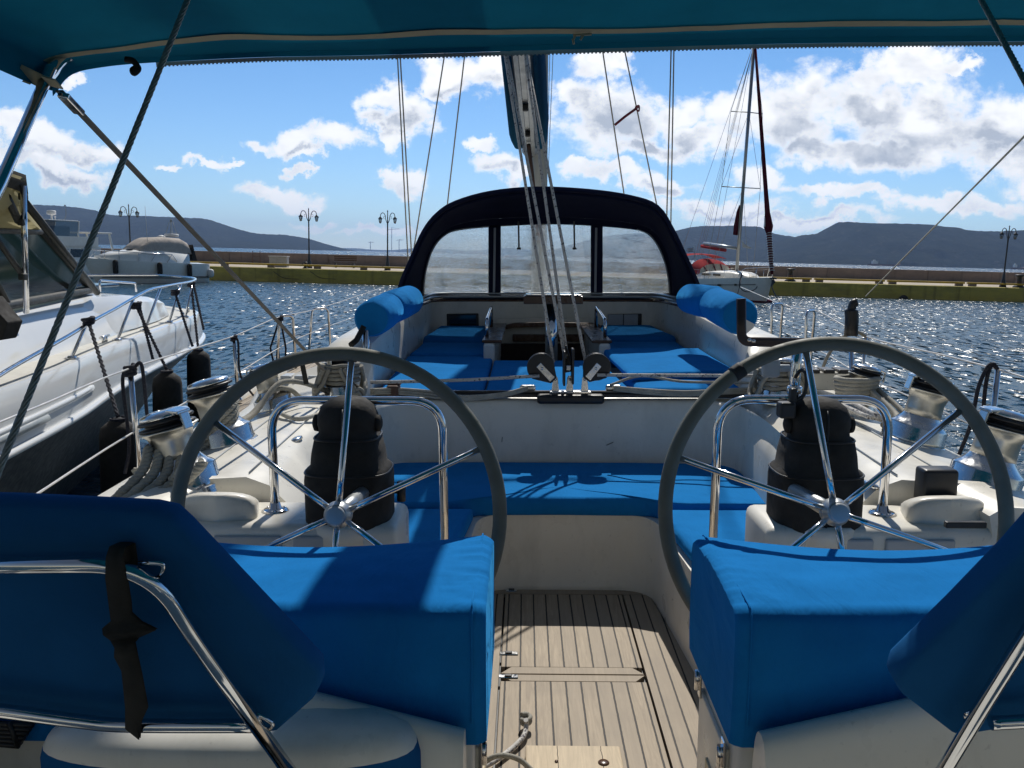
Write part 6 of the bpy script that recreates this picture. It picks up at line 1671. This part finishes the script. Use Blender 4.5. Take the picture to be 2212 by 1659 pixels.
# covered motor cruiser on the left
def cruiser():
    bow = wY(196, 602, 52.5); hd = math.atan2(-.86, -.51); L = 8.6
    c = V((bow.x, bow.y, SEA_Z)) - V((cos(hd), sin(hd), 0)) * (L / 2 - .5)
    S = thing('motor_cruiser', 'white motor cruiser under a taupe cover moored at the left quay', 'motorboat', tuple(c), None, False, hd, True)
    h, d, edge = boat_hull(L, 3.0, 1.62, 1.30, .9, .5)
    obj('hull', h, WHITEF, S); obj('deck', d, WHITEF, S)
    mb = MB()
    for s in (-1, 1):
        for dz in (-.92, -1.0):
            a = [edge(t / 22, s) for t in range(0, 21)]; a = [p + V((-.30 * (i / 21) ** 3, s * .012 - s * p.y * .02 - s * .07 * (i / 21), dz * p.z / 1.35)) for i, p in enumerate(a)]; mb.tube(a, .022, 6)
    obj('hull_stripe', mb, IRON, S)
    rows = []
    for x, w, z in ((-2.6, 1.28, 2.05), (-.6, 1.28, 2.2), (.8, 1.15, 2.18), (2.2, .85, 1.98), (3.3, .42, 1.72)):
        rows.append([V((x, -w - .08, 1.3)), V((x, -w, z - .12)), V((x, -w * .7, z)), V((x, 0, z + .05)), V((x, w * .7, z)), V((x, w, z - .12)), V((x, w + .08, 1.3))])
    mb = MB().grid(rows); mb.fill(rows[0]); mb.fill(rows[-1]); fd = obj('fore_cabin', mb, WHITEF, S)
    for x, y in ((1.9, -.1), (1.2, .3)): mb = MB(); mb.lathe([(.28, 0), (.28, .04), (.2, .05), (0, .05)], (x, y, 2.06 if x > 1.5 else 2.18), (.1, 0, 1), 18, ex=1, ey=.7); obj('deck_hatch', mb, GLASSD, fd)
    rows = []
    for x, w, z in ((.95, 1.02, 2.25), (.6, 1.12, 2.55), (.2, 1.18, 2.85), (-.2, 1.2, 3.0), (-1.2, 1.22, 3.06), (-2.3, 1.22, 3.02), (-2.75, 1.2, 2.8), (-2.9, 1.16, 2.4), (-2.95, 1.15, 1.9)):
        rows.append([V((x + .05 * noise.noise(V((x, a * 3, 2))), w * cos(a) * (abs(cos(a)) ** -.45 if abs(cos(a)) > .05 else 1) * .93, 2.0 + (z - 2.0) * max(0, sin(a)) ** .5 + .03 * noise.noise(V((x * 3, a * 3, 0))))) for a in [pi * k / 24 for k in range(25)]])
    mb = MB().grid(rows); mb.fill(rows[0]); obj('boat_cover', mb, CREAM, S)
    mb = MB(); mb.prism([(-2.95, -1.2, 1.5), (-3.3, -1.15, 1.5), (-3.0, -1.18, 2.6)], (0, 2.36, 0)); obj('stern_flap', mb, BLACKC, S)
    mb = MB(); mb.lathe([(.3, 0), (.3, .08), (.12, .18), (0, .2)], (-1.4, 0, 3.0), n=16); mb.lathe([(.45, 0), (.48, .1), (.45, .2), (0, .22)], (-2.2, 0, 3.1), n=16); obj('radar_dome', mb, PAPER, S)
    mb = MB(); [mb.tube([(-2.2 + dx, dy, 3.3), (-2.2 + dx * .35, dy * .35, 4.1)], .018, 6) for dx, dy in ((.25, .25), (-.25, .25), (.25, -.25), (-.25, -.25))]; mb.lathe([(0, 0), (.08, 0), (.08, .18), (0, .2)], (-2.2, 0, 4.1), n=10); obj('light_mast', mb, ALUW, S)
    mb = MB(); mb.tube([(.3, .9, 2.7), (.45, 1.0, 5.0)], .012, 5); obj('whip_aerial', mb, PAPER, S)
    for s in (-1, 1):
        mb = MB(); mb.tube([edge(t, s, .55 if t > .36 else .1, .12) for t in (.33, .38, .5, .65, .8, .92, 1.0)], .022, 6); r = obj('bow_rail', mb, STEEL, S)
        for t in (.42, .55, .68, .8, .9, .97): mb = MB(); mb.tube([edge(t, s, 0, .12), edge(t - .02, s, .55, .12)], .018, 6); obj('rail_post', mb, STEEL, r)
    return S, edge, c, hd
CR, cedge, cc_, chd = cruiser()
def c2w(p): return V((cc_.x, cc_.y, SEA_Z)) + Matrix.Rotation(chd, 3, 'Z') @ V(p)
def far_fender(p, r, L, m_, lab):
    mb = MB(); mb.lathe([(0, 0), (r * .7, .05), (r, .15), (r, L - .15), (r * .7, L - .04), (0, L)], p, n=14); solo('boat_fender', mb, m_, lab, 'fender', 'fenders on the covered cruiser')
for t, lab in ((.50, 'black oval fender on the middle of the covered cruiser side'), (.24, 'black oval fender near the stern of the covered cruiser'), (.86, 'black fender half hidden at the bow of the covered cruiser')):
    p = c2w(cedge(t, 1, -.95, -.2)); far_fender(p, .17, .95, BLACKC, lab)
p = c2w(cedge(.02, 1, -.95, -.1)); far_fender(p, .22, .6, PAPER, 'white round fender at the stern of the covered cruiser')
# flybridge yacht further left
def flybridge():
    p = wY(118, 590, 58); hd = math.atan2(-.90, -.42)
    S = thing('flybridge_yacht', 'white flybridge motor yacht with a smoked screen, partly hidden on the left', 'motorboat', (p.x - .6, p.y, SEA_Z), None, False, hd, True); S.scale = (.70, .70, .76)
    h, d, edge = boat_hull(11, 4.2, 1.9, 1.5, .9, .6); obj('hull', h, WHITEF, S); obj('deck', d, WHITEF, S)
    rows = [[V((x, -w, 1.6)), V((x - .3, -w * .92, z)), V((x - .3, w * .92, z)), V((x, w, 1.6))] for x, w, z in ((-4.8, 1.8, 3.0), (0, 1.8, 3.05), (1.8, 1.5, 3.0), (2.9, 1.3, 1.75))]
    mb = MB().grid(rows, smooth=False); mb.fill(rows[0], False); obj('saloon', mb, WHITEF, S)
    for s in (-1, 1):
        for x0, x1 in ((-3.5, -1.6), (-1.3, .3), (.6, 1.9)): mb = MB(); mb.prism([(x0, s * 1.80, 2.0), (x1 + .2, s * 1.78, 2.0), (x1, s * 1.70, 2.75), (x0, s * 1.70, 2.75)], (0, s * .03, 0)); obj('side_window', mb, GLASSD, S)
    mb = MB(); mb.prism([(2.75, -1.15, 1.95), (2.75, 1.15, 1.95), (1.95, 1.25, 2.85), (1.95, -1.25, 2.85)], (.06, 0, .05)); obj('front_window', mb, GLASSD, S)
    rows = [[V((x, -w, z0)), V((x, -w * 1.03, z1)), V((x, w * 1.03, z1)), V((x, w, z0))] for x, w, z0, z1 in ((-4.6, 1.9, 3.0, 3.9), (0, 1.9, 3.0, 3.9), (1.6, 1.7, 3.0, 3.8), (2.3, 1.2, 3.0, 3.4))]
    mb = MB().grid(rows); mb.fill(rows[0]); fb = auto_smooth(obj('flybridge', mb, WHITEF, S), 40)
    rows = [[V((x, -w, 3.9)), V((x - .5, -w * .95, 5.25)), V((x - .5, w * .95, 5.25)), V((x, w, 3.9))] for x, w in ((-2.2, 1.9), (.4, 1.9), (1.7, 1.6), (2.0, .9))]
    mb = MB().grid(rows, smooth=False); mb.fill(rows[-1], False); obj('smoked_screen', mb, CLEARG, fb)
    mb = MB(); mb.box((-.5, 0, 4.35), (2.6, 3.2, .9), None, .2, 4); obj('console_cover', mb, mat('dark brown cover', (.06, .05, .035), .9), fb)
    mb = MB(); mb.box((-.9, 0, 5.30), (3.2, 3.7, .10), None, .04); obj('hard_top', mb, WHITEF, fb)
    for s in (-1, 1): mb = MB(); mb.beam((-2.4, s * 1.85, 3.9), (-2.6, s * 1.8, 5.3), .12, .14, (1, 0, 0), .03); obj('arch_leg', mb, WHITEF, fb)
    mb = MB(); mb.box((-5.0, 0, 4.3), (2.6, 3.9, .14), None, .05); at_ = obj('aft_roof', mb, WHITEF, S)
    for s in (-1, 1): mb = MB(); mb.beam((-6.1, s * 1.75, 4.25), (-6.6, s * 1.8, 1.6), .14, .2, (1, 0, 0), .03); obj('roof_strut', mb, WHITEF, at_)
    mb = MB(); mb.lathe([(.08, 0), (.08, .4), (.3, .45), (.42, .5), (.42, .78), (.36, .84), (0, .86)], (-.8, .2, 5.35), n=18); mb.lathe([(.03, 0), (.03, .2), (.09, .24), (.09, .32), (0, .34)], (-.6, 1.0, 5.35), n=8); obj('radar_dome', mb, PAPER, fb)
    mb = MB(); mb.tube(catmull([(-1.0, 1.7, 5.3), (-1.1, 1.95, 5.8), (-1.05, 1.95, 6.6)], 4), .025, 6); mb.box((-1.05, 1.95, 6.65), (.1, .16, .1)); obj('aerial', mb, ALU, fb)
    mb = MB()
    for s in (-1, 1):
        mb.tube([edge(t, s, .65, .1) for t in (.45, .6, .75, .88, 1)], .022, 6); mb.tube([edge(t, s, .35, .1) for t in (.45, .6, .75, .88, 1)], .014, 5)
        for t in (.5, .62, .74, .86, .95): mb.tube([edge(t, s, 0, .1), edge(t, s, .65, .1)], .018, 5)
    obj('bow_rail', mb, STEEL, S)
    return S
FB = flybridge()

# ------------------------------------------------------------------ far ships and cranes
def cargo(px, py, Y, L, lab, flip=1):
    p = wY(px, py, Y); S = thing('cargo_ship', lab, 'ship', (p.x, Y, SEA_Z), 'ships anchored before the hills', local=True)
    mb = MB(); mb.prism([(-L / 2, 0, 0), (L / 2 - 3, 0, 0), (L / 2, 0, 4.5), (L / 2 - 5, 0, 3.4), (-L / 2, 0, 3.4)], (0, 8, 0)); obj('hull', mb, mat('rust red ship hull', (.12, .03, .025), .7), S)
    mb = MB(); mb.box((-L * .3, 4, 6.0), (L * .16, 6, 5.0)); mb.box((-L * .32, 4, 9.4), (L * .06, 3, 2.0)); obj('wheelhouse', mb, WHITEF, S)
    mb = MB(); mb.tube([(L * .1, 4, 3), (L * .1, 4, 11)], .3, 6); mb.tube([(L * .3, 4, 3), (L * .3, 4, 9)], .25, 6); obj('ship_mast', mb, RUST, S)
cargo(1912, 571, 1500, 56, 'rust red cargo ship anchored before the right hills')
cargo(2204, 578, 1500, 24, 'dark small ship at the right edge before the hills')
CRG = 'harbour cranes on the far shore'
for px, h, lab in ((800, 60, 'thin pale harbour crane on the far low shore, leftmost'), (846, 150, 'tall thin harbour crane on the far low shore, right behind the street lamp'), (862, 80, 'thin harbour crane on the far low shore, rightmost')):
    p = wY(px, 541, 5200); S = thing('harbour_crane', lab, 'crane', (p.x, 5200, SEA_Z), CRG, local=True)
    mb = MB(); mb.tube([(0, 0, 0), (0, 0, h)], 2.2, 5); obj('tower', mb, ZINC, S)
    mb = MB(); mb.tube([(-h * .2, 0, h * .9), (h * .35, 0, h * .95)], 1.5, 5); mb.tube([(0, 0, h), (h * .3, 0, h * .95)], .6, 4); obj('jib', mb, ZINC, S)

# ------------------------------------------------------------------ hills
def ridge(name, pts, D, depth, mtl, seed, foot_dy=0):
    """terrain whose crest follows the silhouette read from the photo, with spurs and gullies running down to the shore"""
    cr = catmull([(x, y, 0) for x, y in pts], 30)
    N = len(cr); rows = []
    for j in range(15):
        v = j / 14; row = []
        for i, q in enumerate(cr):
            top = wY(q.x, q.y, D)
            h = top.z - SEA_Z
            x = top.x * (D - depth * v) / D if False else top.x
            spur = noise.fractal(V((x / 420 + seed, v * 1.6, seed)), .9, 2.1, 5)
            spur2 = noise.fractal(V((x / 90 + seed, v * 5, seed)), .9, 2.1, 4)
            y = D - depth * v * (1 + .18 * spur)
            prof = (1 - v) ** 1.05 * (1 + .0 * v)
            z = h * prof * (1 + .28 * spur * sin(pi * v)) + h * .06 * spur2 * sin(pi * min(1, v + .05))
            if j == 0: z = h + 1.6 * noise.noise(V((x / 14, seed, 0))) + 1.0 * noise.noise(V((x / 6, seed, 5)))
            if j == 14: z = -3
            row.append(V((x, y, SEA_Z + max(z, .3 if j < 14 else -3))))
        rows.append(row)
    back = [V((p.x, p.y + depth, SEA_Z - 5)) for p in rows[0]]
    structure(name, MB().grid([back] + rows), mtl)
ridge('hills', [(-500, 470), (-200, 440), (0, 452), (68, 442.6), (116, 444), (164, 448), (205, 454.5), (239, 464), (308, 466.5), (393, 470), (444, 473), (478, 483), (547, 503), (615, 507.5), (666, 516), (700, 527), (722, 537), (740, 542)], 3300, 700, HILLM, 1.3)
ridge('far_hills', [(600, 537), (756, 536), (800, 539), (850, 540), (905, 536), (960, 538), (1020, 541), (1100, 536), (1180, 540), (1300, 530)], 8000, 900, HILLM, 4.1)
ridge('hills', [(1130, 552), (1180, 545), (1230, 530), (1300, 512), (1360, 505), (1420, 503), (1456, 499), (1511, 489), (1627, 489), (1654, 497), (1675, 505), (1720, 512), (1767, 518), (1820, 532), (1880, 552), (1930, 568), (1960, 574)], 3000, 600, HILLM, 7.7)
ridge('hills', [(1570, 564), (1610, 556), (1650, 538), (1690, 520), (1730, 509), (1767, 504), (1784, 494), (1800, 486), (1818, 479.5), (1883, 482), (2003, 484.6), (2037, 490), (2122, 499), (2212, 497), (2300, 488), (2500, 480), (2700, 500)], 2500, 620, HILLM, 11.2)

# ------------------------------------------------------------------ haze
HZ = bpy.data.materials.new('sea haze'); HZ.use_nodes = True
T = NT(HZ.node_tree); T.n.remove(T.n['Principled BSDF'])
pv = T.new('ShaderNodeVolumePrincipled'); pv.inputs['Color'].default_value = (.42, .62, 1.0, 1); pv.inputs['Density'].default_value = .00010; pv.inputs['Anisotropy'].default_value = .3
T.l.new(pv.outputs[0], T.n['Material Output'].inputs['Volume'])
HAZE_ON = True
if HAZE_ON:
    mb = MB(); mb.box((0, 4780, 148), (20100, 10460, 306)); 
    for f in range(len(mb.sm)): mb.sm[f] = False
    o = obj('haze', mb, HZ); props(o, kind='stuff')

# ------------------------------------------------------------------ the heel of the yacht
bpy.context.view_layer.update()
for o in ABOARD:
    o.matrix_world = HEEL @ o.matrix_world
